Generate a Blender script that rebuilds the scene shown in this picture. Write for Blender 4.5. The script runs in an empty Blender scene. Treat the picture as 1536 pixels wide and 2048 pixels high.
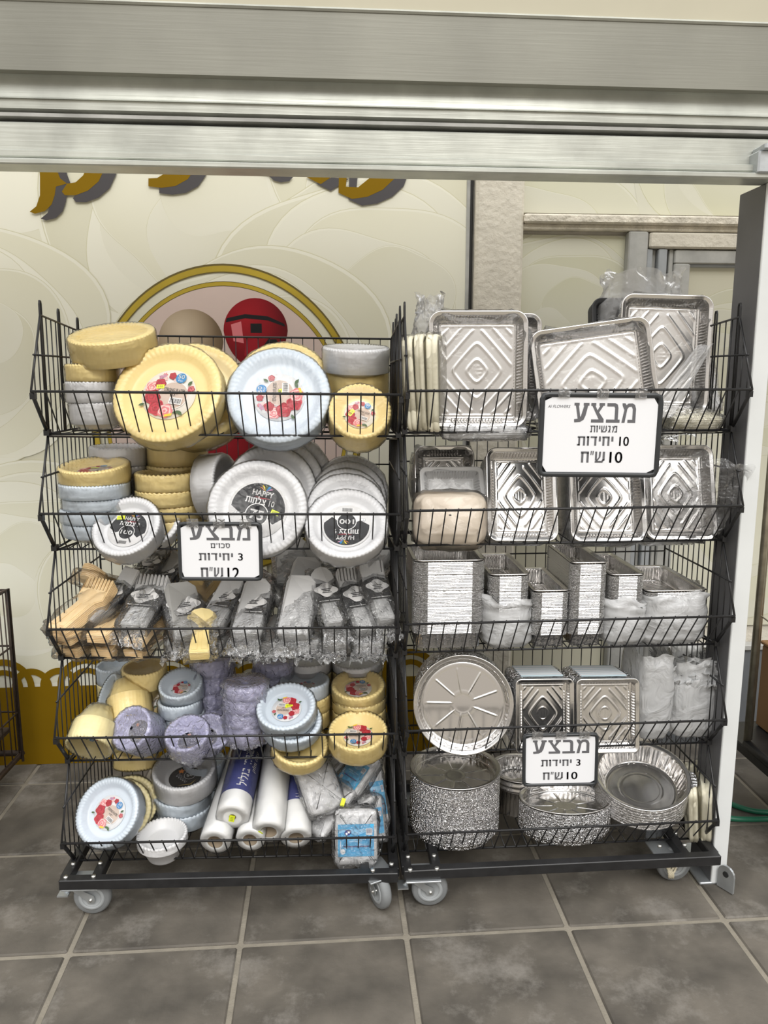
import bpy, math, random
from mathutils import Vector, Matrix, noise
random.seed(7)
sc = bpy.context.scene
C = sc.collection
PI = math.pi
# ------------------------------------------------------------------ camera, light, exposure
PITCH = math.radians(9.9)
FPX = 1538.0
cam_d = bpy.data.cameras.new('camera'); cam = bpy.data.objects.new('camera', cam_d); C.objects.link(cam)
cam.location = (0, 0, 1.5); cam.rotation_euler = (PI/2 - PITCH, 0, 0)
cam_d.sensor_fit = 'VERTICAL'; cam_d.sensor_height = 36.0; cam_d.lens = 36.0*FPX/2048.0
cam_d.clip_start = 0.05; cam_d.clip_end = 200
sc.camera = cam
sc.view_settings.view_transform = 'Standard'; sc.view_settings.look = 'None'
sc.view_settings.gamma = 1.0; sc.view_settings.use_curve_mapping = False
sc.view_settings.exposure = 0.2
w = bpy.data.worlds.new('world'); sc.world = w; w.use_nodes = True
nt = w.node_tree; nt.nodes.clear()
wo = nt.nodes.new('ShaderNodeOutputWorld'); bg = nt.nodes.new('ShaderNodeBackground')
tc = nt.nodes.new('ShaderNodeTexCoord'); sx = nt.nodes.new('ShaderNodeSeparateXYZ'); rp = nt.nodes.new('ShaderNodeValToRGB')
nt.links.new(tc.outputs['Generated'], sx.inputs[0]); nt.links.new(sx.outputs['Z'], rp.inputs[0])
nt.links.new(rp.outputs[0], bg.inputs[0]); nt.links.new(bg.outputs[0], wo.inputs[0])
cr_ = rp.color_ramp; cr_.elements[0].position = .12; cr_.elements[0].color = (.27, .245, .215, 1)
cr_.elements[1].position = .62; cr_.elements[1].color = (1.0, 1.0, 1.0, 1)
e_ = cr_.elements.new(.36); e_.color = (.42, .40, .37, 1)
bg.inputs[1].default_value = 1.8
sun_d = bpy.data.lights.new('sun', 'SUN'); sun = bpy.data.objects.new('sun', sun_d); C.objects.link(sun)
sun_d.energy = 1.3; sun_d.angle = math.radians(34); sun_d.color = (1, .97, .92)
sun.rotation_euler = (math.radians(46), 0, math.radians(12))

# ------------------------------------------------------------------ helpers
CAMP = Vector((0, 0, 1.5))
def ray(px, py):
    d = Vector(((px-768)/FPX, 1.0, -(py-1024)/FPX))
    c, s = math.cos(PITCH), math.sin(PITCH)
    return Vector((d.x, d.y*c + d.z*s, -d.y*s + d.z*c))
class Frame:
    def __init__(s, ox, oy, deg):
        s.o = Vector((ox, oy, 0)); a = math.radians(deg); s.a = a
        s.eu = Vector((math.cos(a), math.sin(a), 0)); s.ev = Vector((-math.sin(a), math.cos(a), 0))
    def w(s, u, v, z): return s.o + s.eu*u + s.ev*v + Vector((0, 0, z))
    def hit(s, px, py, v):              # point of the frame's depth plane v seen at a pixel; returns (u, z)
        d = ray(px, py); t = (v - (CAMP - s.o).dot(s.ev)) / d.dot(s.ev)
        p = CAMP + d*t
        return (p - s.o).dot(s.eu), p.z
    def pt(s, px, py, v):
        u, z = s.hit(px, py, v); return s.w(u, v, z)
    def m(s, px, py, v):                # metres per pixel there
        d = ray(px, py); t = (v - (CAMP - s.o).dot(s.ev)) / d.dot(s.ev); return t/FPX
    def mat(s): return Matrix.Translation(s.o) @ Matrix.Rotation(s.a, 4, 'Z')

MATS = {}
def mat(name, col, rough=.5, metal=0., bump=0., bscale=50., var=0., vscale=8., spec=.5, trans=0., bdist=.002, aniso=None, vcol=False, sss=0, objvar=0., detail=3.):
    if name in MATS: return MATS[name]
    m = bpy.data.materials.new(name); m.use_nodes = True; n = m.node_tree; b = n.nodes['Principled BSDF']
    b.inputs['Roughness'].default_value = rough; b.inputs['Metallic'].default_value = metal
    b.inputs['Base Color'].default_value = (*col, 1); b.inputs['Specular IOR Level'].default_value = spec
    m.diffuse_color = (*col, 1)
    tcn = n.nodes.new('ShaderNodeTexCoord')
    src = None
    if vcol:
        a = n.nodes.new('ShaderNodeVertexColor'); a.layer_name = 'Col'; src = a.outputs[0]
    if var > 0 or objvar > 0:
        nz = n.nodes.new('ShaderNodeTexNoise'); nz.inputs['Scale'].default_value = vscale; nz.inputs['Detail'].default_value = detail+2
        n.links.new(tcn.outputs['Object'], nz.inputs['Vector'])
        mr = n.nodes.new('ShaderNodeMapRange'); mr.inputs[1].default_value = .3; mr.inputs[2].default_value = .7
        mr.inputs[3].default_value = 1-var; mr.inputs[4].default_value = 1+var*.6
        n.links.new(nz.outputs[0], mr.inputs[0])
        mx = n.nodes.new('ShaderNodeVectorMath'); mx.operation = 'SCALE'; mx.inputs[0].default_value = col
        if src: n.links.new(src, mx.inputs[0])
        if objvar > 0:
            oi = n.nodes.new('ShaderNodeObjectInfo'); m2 = n.nodes.new('ShaderNodeMapRange')
            m2.inputs[3].default_value = 1-objvar; m2.inputs[4].default_value = 1+objvar
            n.links.new(oi.outputs['Random'], m2.inputs[0])
            m3 = n.nodes.new('ShaderNodeMath'); m3.operation = 'MULTIPLY'
            n.links.new(mr.outputs[0], m3.inputs[0]); n.links.new(m2.outputs[0], m3.inputs[1]); n.links.new(m3.outputs[0], mx.inputs['Scale'])
        else: n.links.new(mr.outputs[0], mx.inputs['Scale'])
        src = mx.outputs[0]
    if src: n.links.new(src, b.inputs['Base Color'])
    if bump > 0:
        bz = n.nodes.new('ShaderNodeTexNoise'); bz.inputs['Scale'].default_value = bscale; bz.inputs['Detail'].default_value = detail
        n.links.new(tcn.outputs['Object'], bz.inputs['Vector'])
        if aniso:
            mp = n.nodes.new('ShaderNodeMapping'); mp.inputs['Scale'].default_value = aniso
            n.links.new(tcn.outputs['Object'], mp.inputs[0]); n.links.new(mp.outputs[0], bz.inputs['Vector'])
        bp = n.nodes.new('ShaderNodeBump'); bp.inputs['Strength'].default_value = bump; bp.inputs['Distance'].default_value = bdist
        n.links.new(bz.outputs[0], bp.inputs['Height']); n.links.new(bp.outputs[0], b.inputs['Normal'])
    if trans: b.inputs['Transmission Weight'].default_value = trans
    MATS[name] = m; return m
def film_mat(name, tint, opac, gloss, rough, bscale, bstr=.8, milk=(.9, .9, .9), bdist=.004):
    m = bpy.data.materials.new(name); m.use_nodes = True; n = m.node_tree; n.nodes.clear(); N = n.nodes.new; L = n.links.new
    out = N('ShaderNodeOutputMaterial'); tr = N('ShaderNodeBsdfTransparent'); tr.inputs[0].default_value = (*tint, 1)
    gl = N('ShaderNodeBsdfGlossy'); gl.inputs['Roughness'].default_value = rough
    df = N('ShaderNodeBsdfDiffuse'); df.inputs[0].default_value = (*milk, 1)
    tl = N('ShaderNodeBsdfTranslucent'); tl.inputs[0].default_value = (*milk, 1)
    md = N('ShaderNodeMixShader'); md.inputs[0].default_value = .3; L(df.outputs[0], md.inputs[1]); L(tl.outputs[0], md.inputs[2])
    tcn = N('ShaderNodeTexCoord'); nz = N('ShaderNodeTexNoise'); nz.inputs['Scale'].default_value = bscale; nz.inputs['Detail'].default_value = 3; nz.inputs['Distortion'].default_value = 1.2
    L(tcn.outputs['Object'], nz.inputs['Vector'])
    bp = N('ShaderNodeBump'); bp.inputs['Strength'].default_value = bstr; bp.inputs['Distance'].default_value = bdist
    L(nz.outputs[0], bp.inputs['Height']); L(bp.outputs[0], gl.inputs['Normal']); L(bp.outputs[0], df.inputs['Normal'])
    fr = N('ShaderNodeFresnel'); fr.inputs[0].default_value = 1.45; L(bp.outputs[0], fr.inputs['Normal'])
    ml = N('ShaderNodeMath'); ml.operation = 'MULTIPLY'; ml.use_clamp = True; ml.inputs[1].default_value = gloss; L(fr.outputs[0], ml.inputs[0])
    m1 = N('ShaderNodeMixShader'); m1.inputs[0].default_value = opac; L(tr.outputs[0], m1.inputs[1]); L(md.outputs[0], m1.inputs[2])
    m2 = N('ShaderNodeMixShader'); L(ml.outputs[0], m2.inputs[0]); L(m1.outputs[0], m2.inputs[1]); L(gl.outputs[0], m2.inputs[2])
    L(m2.outputs[0], out.inputs[0]); MATS[name] = m; return m

class MB:
    def __init__(s): s.v = []; s.f = []; s.mi = []; s.sm = []; s.col = None
    def add(s, vs, fs, m=0, smooth=True, M=None):
        k = len(s.v)
        s.v += [tuple(M @ Vector(p)) for p in vs] if M is not None else [tuple(p) for p in vs]
        s.f += [tuple(i+k for i in f) for f in fs]; s.mi += [m]*len(fs); s.sm += [smooth]*len(fs)
        return s
    def box(s, c, d, m=0, M=None, bev=0.):
        x, y, z = c; a, b, h = d[0]/2, d[1]/2, d[2]/2
        if bev <= 0:
            vs = [(x+i*a, y+j*b, z+k*h) for k in (-1, 1) for j in (-1, 1) for i in (-1, 1)]
            fs = [(0, 2, 3, 1), (4, 5, 7, 6), (0, 1, 5, 4), (2, 6, 7, 3), (0, 4, 6, 2), (1, 3, 7, 5)]
            return s.add(vs, fs, m, False, M)
        def ring(aa, bb, hh):
            e = bev
            return [(x-aa+e, y-bb, hh), (x+aa-e, y-bb, hh), (x+aa, y-bb+e, hh), (x+aa, y+bb-e, hh), (x+aa-e, y+bb, hh), (x-aa+e, y+bb, hh), (x-aa, y+bb-e, hh), (x-aa, y-bb+e, hh)]
        vs = ring(a-bev, b-bev, z-h) + ring(a, b, z-h+bev) + ring(a, b, z+h-bev) + ring(a-bev, b-bev, z+h)
        fs = [tuple(range(7, -1, -1)), tuple(range(24, 32))]
        for r in range(3):
            for i in range(8): j = (i+1) % 8; fs.append((r*8+i, r*8+j, r*8+8+j, r*8+8+i))
        return s.add(vs, fs, m, False, M)
    def tube(s, pts, r, n=6, m=0, M=None, closed=False):
        pts = [Vector(p) for p in pts]; L = len(pts); vs = []; fs = []; up = None
        for i, p in enumerate(pts):
            if closed: t = (pts[(i+1) % L]-pts[i-1])
            else: t = pts[min(i+1, L-1)]-pts[max(i-1, 0)]
            t.normalize()
            if up is None: up = t.orthogonal().normalized()
            else: up = (up - t*up.dot(t)); up = up.normalized() if up.length > 1e-6 else t.orthogonal().normalized()
            q = t.cross(up); rr = r[i] if isinstance(r, (list, tuple)) else r
            for k in range(n):
                a = 2*PI*k/n; vs.append(p + up*math.cos(a)*rr + q*math.sin(a)*rr)
        for i in range(L if closed else L-1):
            j = (i+1) % L
            for k in range(n): l = (k+1) % n; fs.append((i*n+k, i*n+l, j*n+l, j*n+k))
        if not closed: fs += [tuple(range(n-1, -1, -1)), tuple(range((L-1)*n, L*n))]
        return s.add(vs, fs, m, True, M)
    def poly(s, pts, z=0., m=0, M=None):
        return s.add([(p[0], p[1], z) for p in pts], [tuple(range(len(pts)))], m, False, M)
    def disc(s, cx, cy, rx, ry=None, z=0., m=0, n=24, rot=0., M=None):
        ry = rx if ry is None else ry; c, q = math.cos(rot), math.sin(rot)
        pts = []
        for i in range(n):
            a = 2*PI*i/n; x, y = rx*math.cos(a), ry*math.sin(a); pts.append((cx+x*c-y*q, cy+x*q+y*c))
        return s.poly(pts, z, m, M)
    def prism(s, pts, z0, z1, m=0, M=None, smooth=False):
        n = len(pts); vs = [(p[0], p[1], z0) for p in pts]+[(p[0], p[1], z1) for p in pts]
        fs = [tuple(range(n-1, -1, -1)), tuple(range(n, 2*n))]+[(i, (i+1) % n, n+(i+1) % n, n+i) for i in range(n)]
        return s.add(vs, fs, m, smooth, M)
    def sweep(s, out, prof, disp=None, m=0, cap0=False, cap1=False, M=None, smooth=True):
        # out: list of (x,y,nx,ny,zone); prof: list of (inset, z)
        n = len(out); vs = []; fs = []
        rmin = min(math.hypot(q[0], q[1]) for q in out)
        for k, (t, z) in enumerate(prof):
            if t > .4*rmin and t > .012:
                f = 1-t/(rmin*1.001); vs += [(q[0]*f, q[1]*f, z) for q in out]; continue
            for i, (x, y, nx, ny, zo) in enumerate(out):
                d = disp(k, i, zo) if disp else 0.; dz = 0.
                if type(d) is tuple: d, dz = d
                vs.append((x-nx*(t-d), y-ny*(t-d), z+dz))
        for k in range(len(prof)-1):
            for i in range(n): j = (i+1) % n; fs.append((k*n+i, k*n+j, (k+1)*n+j, (k+1)*n+i))
        if cap0: fs.append(tuple(range(n-1, -1, -1)))
        if cap1: fs.append(tuple(range((len(prof)-1)*n, len(prof)*n)))
        return s.add(vs, fs, m, smooth, M)
    def mesh(s, name, mats):
        me = bpy.data.meshes.new(name); me.from_pydata(s.v, [], s.f)
        for x in mats: me.materials.append(MATS[x] if isinstance(x, str) else x)
        me.polygons.foreach_set('material_index', s.mi); me.polygons.foreach_set('use_smooth', s.sm)
        if s.col:
            a = me.color_attributes.new('Col', 'FLOAT_COLOR', 'POINT')
            a.data.foreach_set('color', [c for q in s.col for c in (*q, 1.)])
        me.update(); return me
    def build(s, name, mats, parent=None, M=None):
        return link(name, s.mesh(name, mats if isinstance(mats, (list, tuple)) else [mats]), parent, M)
def link(name, me, parent=None, M=None):
    o = bpy.data.objects.new(name, me); C.objects.link(o)
    if parent is not None: o.parent = parent
    if M is not None: o.matrix_local = M
    return o
def tag(o, label=None, cat=None, group=None, kind=None):
    if label: o['label'] = label
    if cat: o['category'] = cat
    if group: o['group'] = group
    if kind: o['kind'] = kind
    return o
def thing(name, label, cat, M, group=None):
    o = bpy.data.objects.new(name, None); C.objects.link(o); o.empty_display_size = .03; o.matrix_world = M
    return tag(o, label, cat, group)
def stuff(o): o['kind'] = 'stuff'; return o
def rrect(hw, hl, cr, N):               # rounded rectangle outline; zone = arc length on straight sides, -1 in corners
    cr = min(cr, hw, hl); segs = []
    sw, sl = 2*(hw-cr), 2*(hl-cr); arc = PI/2*cr
    per = 2*(sw+sl)+4*arc; out = []
    for i in range(N):
        d = per*i/N
        for (kind, L, par) in ((0, sl, 0), (1, arc, 0), (0, sw, 1), (1, arc, 1), (0, sl, 2), (1, arc, 2), (0, sw, 3), (1, arc, 3)):
            if d <= L or (kind == 1 and par == 3): break
            d -= L
        a0 = par*PI/2
        if kind == 0:
            nx, ny = round(math.cos(a0)), round(math.sin(a0)); tx, ty = -ny, nx; half = L/2
            base = hw if par % 2 == 0 else hl
            out.append((nx*base+tx*(d-half), ny*base+ty*(d-half), nx, ny, (d, L)))
        else:
            a = a0 + (d/arc if arc else 0)*PI/2; nx, ny = math.cos(a), math.sin(a)
            cx = (hw-cr)*(1 if par in (0, 3) else -1); cy = (hl-cr)*(1 if par in (0, 1) else -1)
            out.append((cx+nx*cr, cy+ny*cr, nx, ny, None))
    return out
def circ(r, N): return [(r*math.cos(2*PI*i/N), r*math.sin(2*PI*i/N), math.cos(2*PI*i/N), math.sin(2*PI*i/N), None) for i in range(N)]
def direction(yaw, el):
    y, e = math.radians(yaw), math.radians(el); return Vector((math.sin(y)*math.cos(e), -math.cos(y)*math.cos(e), math.sin(e)))
def orient(p, z, spin=0.):              # matrix at p, local z along z, local y as near up as can be
    z = z.normalized(); up = Vector((0, 0, 1)) if abs(z.z) < .98 else Vector((0, 1, 0))
    y = (up - z*up.dot(z)).normalized(); x = y.cross(z)
    R = Matrix((x, y, z)).transposed().to_4x4()
    return Matrix.Translation(p) @ R @ Matrix.Rotation(math.radians(spin), 4, 'Z')
TXT = {}
def text(mb, s, box, m=0, z=0., bold=0., M=None, shear=0., cw=1.):    # lettering fitted in a box x0,y0,x1,y1
    if any(ord(c) > 0x590 for c in s):          # Hebrew word, with or without a number at its right
        num = ''.join(c for c in s if c.isdigit()); heb = ''.join(c for c in s if not c.isdigit()).strip()
        a, b, c, d = box; f = .0
        if num: f = (.10 if len(num) == 1 else .18) if len(heb) > 4 else (.2 if len(num) == 1 else .30)
        hebrew(mb, heb, (a, b, c-(c-a)*(f+(.12 if num else 0)), d), m, z, M)
        if num: text(mb, num, (c-(c-a)*f, b, c, d), m, z, bold, M)
        return
    key = (s, bold, shear)
    if key not in TXT:
        cu = bpy.data.curves.new('t', 'FONT'); cu.body = s; cu.size = 1; cu.offset = 0; cu.resolution_u = 3; cu.shear = shear
        ob = bpy.data.objects.new('t', cu); C.objects.link(ob)
        dg = bpy.context.evaluated_depsgraph_get(); me = bpy.data.meshes.new_from_object(ob.evaluated_get(dg))
        TXT[key] = ([tuple(v.co) for v in me.vertices], [tuple(p.vertices) for p in me.polygons])
        bpy.data.objects.remove(ob); bpy.data.curves.remove(cu); bpy.data.meshes.remove(me)
    vs, fs = TXT[key]
    if not vs: return
    x0 = min(v[0] for v in vs); x1 = max(v[0] for v in vs); y0 = min(v[1] for v in vs); y1 = max(v[1] for v in vs)
    a, b, c, d = box; sx = (c-a)/(x1-x0); sy = (d-b)/(y1-y0)
    for k in ((-1, 0, 1) if bold else (0,)):        # heavier strokes: the glyphs again, a little to either side and up
        for l in ((-1, 1) if bold else (0,)):
            q = bold*(y1-y0)
            mb.add([(a+(v[0]-x0+k*q)*sx, b+(v[1]-y0+l*q*.6)*sy, z+.00001*k) for v in vs], fs, m, False, M)
# Hebrew letters as stroke shapes: (width, polygons) in units of the letter height
_b = lambda x0, y0, x1, y1: [(x0, y0), (x1, y0), (x1, y1), (x0, y1)]
HEB = {
 'י': (.24, [_b(.04, .46, .24, 1)]), 'ו': (.26, [_b(.06, 0, .26, 1), _b(0, .82, .26, 1)]),
 'ח': (.74, [_b(.04, 0, .24, .9), _b(0, .82, .74, 1), _b(.54, 0, .74, .9)]), 'ה': (.74, [_b(.04, 0, .24, .6), _b(0, .82, .74, 1), _b(.54, 0, .74, .9)]),
 'ד': (.66, [_b(0, .82, .66, 1), _b(.4, 0, .6, .9)]), 'ת': (.8, [_b(0, 0, .26, .17), _b(.12, 0, .3, .9), _b(.04, .82, .8, 1), _b(.6, 0, .8, .9)]),
 'מ': (.8, [[(0, .9), (.18, 1), (.34, .6), (.2, 0), (0, 0), (.16, .58)], _b(.3, .82, .8, 1), _b(.6, 0, .8, .9), _b(.38, 0, .7, .17), [(.24, .7), (.42, .98), (.56, .9), (.34, .56)]]),
 'ג': (.52, [_b(.04, .82, .42, 1), _b(.24, .3, .42, .9), [(0, 0), (.2, 0), (.42, .42), (.24, .42)], [(.3, .4), (.46, 0), (.28, 0), (.24, .3)]]),
 'ש': (.9, [_b(0, .2, .18, 1), _b(.7, .2, .9, 1), [(0, 0), (.7, 0), (.9, .3), (.7, .3), (.6, .17), (0, .17)], [(.36, 1), (.54, 1), (.5, .5), (.2, .1), (.1, .2), (.34, .5)]]),
 'ס': (.78, [_b(0, .82, .66, 1), _b(.06, .3, .24, .9), _b(.58, .3, .76, .9), [(.06, .3), (.24, .3), (.36, .17), (.46, .17), (.58, .3), (.76, .3), (.56, 0), (.26, 0)]]),
 'כ': (.66, [_b(0, .82, .5, 1), _b(.48, .1, .66, .9), _b(0, 0, .54, .18)]), 'ם': (.76, [_b(0, .82, .76, 1), _b(.04, 0, .22, .9), _b(.58, 0, .76, .9), _b(.04, 0, .7, .18)]),
 'צ': (.76, [[(0, 1), (.2, 1), (.76, .1), (.62, 0)], _b(0, 0, .7, .18), _b(.56, .62, .74, 1), [(.36, .52), (.5, .4), (.74, .66), (.58, .7)]]),
 'ל': (.62, [_b(0, .8, .18, 1.36), _b(0, .82, .6, 1), _b(.42, .45, .6, .9), [(.42, .5), (.6, .5), (.36, 0), (.16, 0)]]),
 'פ': (.78, [_b(.04, .82, .6, 1), _b(.6, .1, .78, .92), _b(0, 0, .7, .18), _b(.04, .5, .22, .9), _b(.04, .42, .42, .56)]),
 'ן': (.26, [_b(.06, -.35, .26, 1), _b(0, .82, .26, 1)]), 'ב': (.74, [_b(0, .82, .56, 1), _b(.44, .1, .62, .92), _b(0, 0, .74, .18)]),
 'ע': (.74, [[(0, 1), (.18, 1), (.34, .14), (.2, 0)], [(.56, 1), (.74, 1), (.6, .3), (.3, 0), (0, -.08), (0, .1), (.3, .2), (.46, .4)]]),
 'ז': (.36, [_b(0, .82, .36, 1), _b(.1, 0, .28, .9)]), 'ק': (.74, [_b(0, .82, .74, 1), _b(.04, -.35, .22, .6), [(.56, .9), (.74, .9), (.7, .4), (.5, 0), (.34, .1), (.5, .4)]]),
 '״': (.3, [[(.02, 1.05), (.14, 1.05), (.08, .68), (.0, .68)], [(.2, 1.05), (.32, 1.05), (.26, .68), (.18, .68)]]), ' ': (.3, [])}
def hebrew(mb, s, box, m=0, z=0., M=None):     # s is already in left-to-right order of the letters
    x = 0.; P = []; digits = ''
    for i, ch in enumerate(s):
        w_, ps = HEB[ch]
        for p in ps: P.append([(x+a, b) for a, b in p])
        x += w_+.14
    x -= .14; a, b, c, d = box; k = (c-a)/x; h = d-b
    for p in P: mb.poly([(a+q[0]*k, b+q[1]*h) for q in p], z, m, M)
def rev(s): return s[::-1]
def nz(x, y, z): return noise.noise(Vector((x, y, z)))

# ------------------------------------------------------------------ materials
mat('cream', (.90, .73, .33), .38, bump=.08, bscale=60, var=.05)
mat('cream_pale', (.88, .78, .44), .38, bump=.08, bscale=60, var=.05)
mat('white', (.75, .75, .76), .35, bump=.08, bscale=60, var=.03)
mat('blue_white', (.65, .72, .79), .35, bump=.08, bscale=60, var=.03)
mat('lilac', (.80, .79, .98), .3, bump=.3, bscale=60, var=.05)
mat('foil', (.76, .745, .73), .18, 1., bump=.12, bscale=40, bdist=.0012)
mat('foil_crinkle', (.80, .80, .81), .13, 1., bump=1., bscale=200, bdist=.012, detail=1)
mat('foil_ribbed', (.80, .80, .81), .25, 1., bump=.8, bscale=150, bdist=.003)
mat('black_wire', (.012, .012, .013), .38)
mat('black_steel', (.016, .016, .017), .42, bump=.1, bscale=200, var=.3, vscale=30)
mat('dark_foam', (.035, .036, .038), .5, bump=.3, bscale=120)
mat('pale_tray', (.80, .76, .60), .6, bump=.2, bscale=80, var=.06)
mat('beige_tray', (.70, .61, .50), .55, bump=.2, bscale=60, var=.06)
mat('zinc', (.55, .58, .60), .42, .8, bump=.2, bscale=60, var=.15, vscale=20)
mat('rubber', (.22, .23, .235), .7, bump=.2, bscale=100, var=.15, vscale=20)
mat('wheel_grey', (.36, .38, .39), .5)
mat('bolt', (.75, .75, .72), .3, .9)
mat('steel_face', (.25, .248, .212), .45, .35, bump=.12, bscale=12, var=.12, vscale=4, aniso=(.4, 4, 14))
mat('steel_beam', (.55, .565, .515), .36, .5, bump=.25, bscale=9, var=.2, vscale=9, aniso=(.5, 5, 16))
mat('dark_gap', (.02, .02, .02), .7)
mat('beige_panel', (.50, .47, .36), .6, var=.03)
mat('paint_white', (.70, .72, .72), .45, var=.04, bump=.08, bscale=20)
mat('post_dark', (.13, .13, .135), .5, var=.1)
mat('plaster', (.66, .62, .53), .8, bump=.9, bscale=45, bdist=.006, var=.08, vscale=14, detail=6)
mat('peeling', (.70, .65, .55), .8, bump=1., bscale=60, bdist=.008, var=.22, vscale=22, detail=6)
mat('frame_grey', (.42, .42, .40), .6, bump=.3, bscale=60, var=.25, vscale=12)
mat('frame_blue', (.36, .38, .40), .55, bump=.3, bscale=60, var=.2, vscale=12)
mat('print', (.8, .8, .7), .6, vcol=True, spec=.25)
mat('gold_print', (.225, .13, .002), .7, spec=.15, var=.06, vscale=4)
mat('gold_ring', (.48, .35, .04), .6, spec=.25, var=.2, vscale=5)
mat('gold_dark', (.13, .095, .02), .5)
mat('shadow_print', (.055, .05, .055), .5)
mat('pink_print', (.64, .51, .46), .55, var=.03)
mat('paper', (.84, .85, .88), .5)
mat('ink', (.12, .12, .13), .6)
mat('sign_frame', (.03, .033, .036), .35)
mat('p_white', (.84, .83, .82), .6, spec=.25); mat('p_red', (.33, .01, .02), .6, spec=.25); mat('p_red2', (.52, .02, .04), .6, spec=.25); mat('p_pink', (.70, .20, .22), .6, spec=.25)
mat('p_pink2', (.86, .55, .52), .6, spec=.25); mat('p_leaf', (.05, .11, .03), .6, spec=.25); mat('p_beige', (.62, .50, .42), .6, spec=.25); mat('p_blue', (.03, .24, .55), .6, spec=.25)
mat('p_yellow', (.85, .60, .02), .6, spec=.25); mat('p_black', (.012, .012, .014), .6, spec=.25); mat('p_mauve', (.50, .25, .38), .6, spec=.25); mat('p_orange', (.8, .25, .03), .6, spec=.25)
mat('p_sky', (.06, .42, .72), .6, spec=.25); mat('p_navy', (.05, .06, .22), .6, spec=.25); mat('p_grey', (.42, .43, .45), .6, spec=.25); mat('p_gold', (.62, .42, .08), .6, spec=.25)
mat('sticker', (.80, .90, .02), .5); mat('sticker_ink', (.45, .5, .02), .5)
mat('grey_plastic', (.36, .355, .34), .4, bump=.2, bscale=60, var=.08)
mat('silver_plastic', (.62, .62, .62), .32, bump=.2, bscale=60, var=.08)
mat('gold_plastic', (.50, .36, .16), .28, .55, bump=.2, bscale=60)
mat('peach_plastic', (.92, .70, .40), .38, bump=.2, bscale=60, var=.08)
mat('cardboard', (.30, .24, .17), .8, bump=.3, bscale=90); mat('roll_white', (.80, .80, .79), .35, bump=.25, bscale=30)
mat('green_hose', (.02, .16, .09), .4); mat('blue_plastic', (.08, .16, .28), .5); mat('rust_wire', (.06, .04, .03), .6, var=.4, vscale=40)
mat('old_pipe', (.34, .31, .24), .32, .8, var=.3, vscale=25); mat('brown_board', (.22, .12, .05), .7); mat('grey_panel', (.13, .14, .15), .6, var=.1)
mat('blue_cloth', (.10, .32, .45), .6); mat('white_cloth', (.6, .62, .64), .7, bump=.4, bscale=40)
mat('ivory_plastic', (.72, .66, .50), .5)
film_mat('film', (1, 1, 1), .02, .8, .09, 30, .7)
film_mat('film_thick', (.99, .99, .99), .09, 2.2, .07, 48, 1., bdist=.012)
film_mat('film_milky', (.9, .9, .9), .38, 1.2, .3, 22, 1., bdist=.01)
film_mat('film_lilac', (.93, .93, .99), .22, 3., .08, 70, 1., milk=(.78, .78, .95), bdist=.01)
film_mat('bag_white', (.95, .95, .95), .68, 1.1, .25, 16, 1., milk=(.86, .87, .88), bdist=.012)
# ------------------------------------------------------------------ setting
S = Frame(0, 2.923, 4.2)                     # the shop wall: v = 0 on its face, negative towards the street
SM = S.mat()
def fl(u, v): return S.w(u, v, 0)
TILE = .449
# tile joints: find the frame coordinates of the joint crossing seen at the front
def floor_uv(px, py):
    d = ray(px, py); t = -CAMP.z/d.z; p = CAMP+d*t - S.o; return p.dot(S.eu), p.dot(S.ev)
ju, jv = floor_uv(813, 1872)
m = mat('grout', (.25, .225, .18), .9, bump=.8, bscale=150, var=.15, vscale=20)
mat('slate', (.115, .102, .084), .72, bump=.6, bscale=11, bdist=.012, var=.5, vscale=6, objvar=.07, detail=9)
def slate_nodes():                             # pale scuffs and dust on the stone
    mm = MATS['slate']; n = mm.node_tree; b = n.nodes['Principled BSDF']; L = n.links.new
    old = b.inputs['Base Color'].links[0].from_socket
    t = n.nodes.new('ShaderNodeNewGeometry'); z = n.nodes.new('ShaderNodeTexNoise'); z.inputs['Scale'].default_value = 3.2; z.inputs['Detail'].default_value = 10; z.inputs['Roughness'].default_value = .72
    L(t.outputs['Position'], z.inputs['Vector'])
    mr = n.nodes.new('ShaderNodeMapRange'); mr.inputs[1].default_value = .52; mr.inputs[2].default_value = .72; mr.inputs[3].default_value = 0; mr.inputs[4].default_value = .75
    L(z.outputs[0], mr.inputs[0])
    mx = n.nodes.new('ShaderNodeMix'); mx.data_type = 'RGBA'; mx.inputs['B'].default_value = (.30, .28, .25, 1)
    L(mr.outputs[0], mx.inputs[0]); L(old, mx.inputs['A']); L(mx.outputs['Result'], b.inputs['Base Color'])
slate_nodes()
b = MB(); b.box((0, -4, -.03), (24, 14, .05)); floor = b.build('floor', 'grout', None, SM); tag(floor, kind='structure')
pv = MB(); pv.box((0, 0, 0), (TILE-.014, TILE-.014, .03), bev=.004); pvm = pv.mesh('paver', ['slate'])
for i in range(-5, 6):
    for j in range(-3, 5):
        cu, cv = ju+(i+.5)*TILE, jv+(j+.5)*TILE
        if cv-TILE/2 > .0: continue
        o = link('paver', pvm, floor, Matrix.Translation((cu, cv, -.0148+random.uniform(-.001, .001))) @ Matrix.Rotation(random.uniform(-.004, .004), 4, 'Z'))
# wall
U = lambda px, py: S.hit(px, py, 0.)
wl = MB(); wl.box((0, .11, 1.6), (9, .2, 3.2)); wall = wl.build('wall_back', 'plaster', None, SM); tag(wall, kind='structure')
def wallrect(px0, py0, px1, py1, v=0.):
    u0, z1 = S.hit(px0, py0, v); u1, z0 = S.hit(px1, py1, v); return u0, u1, z0, z1
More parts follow.
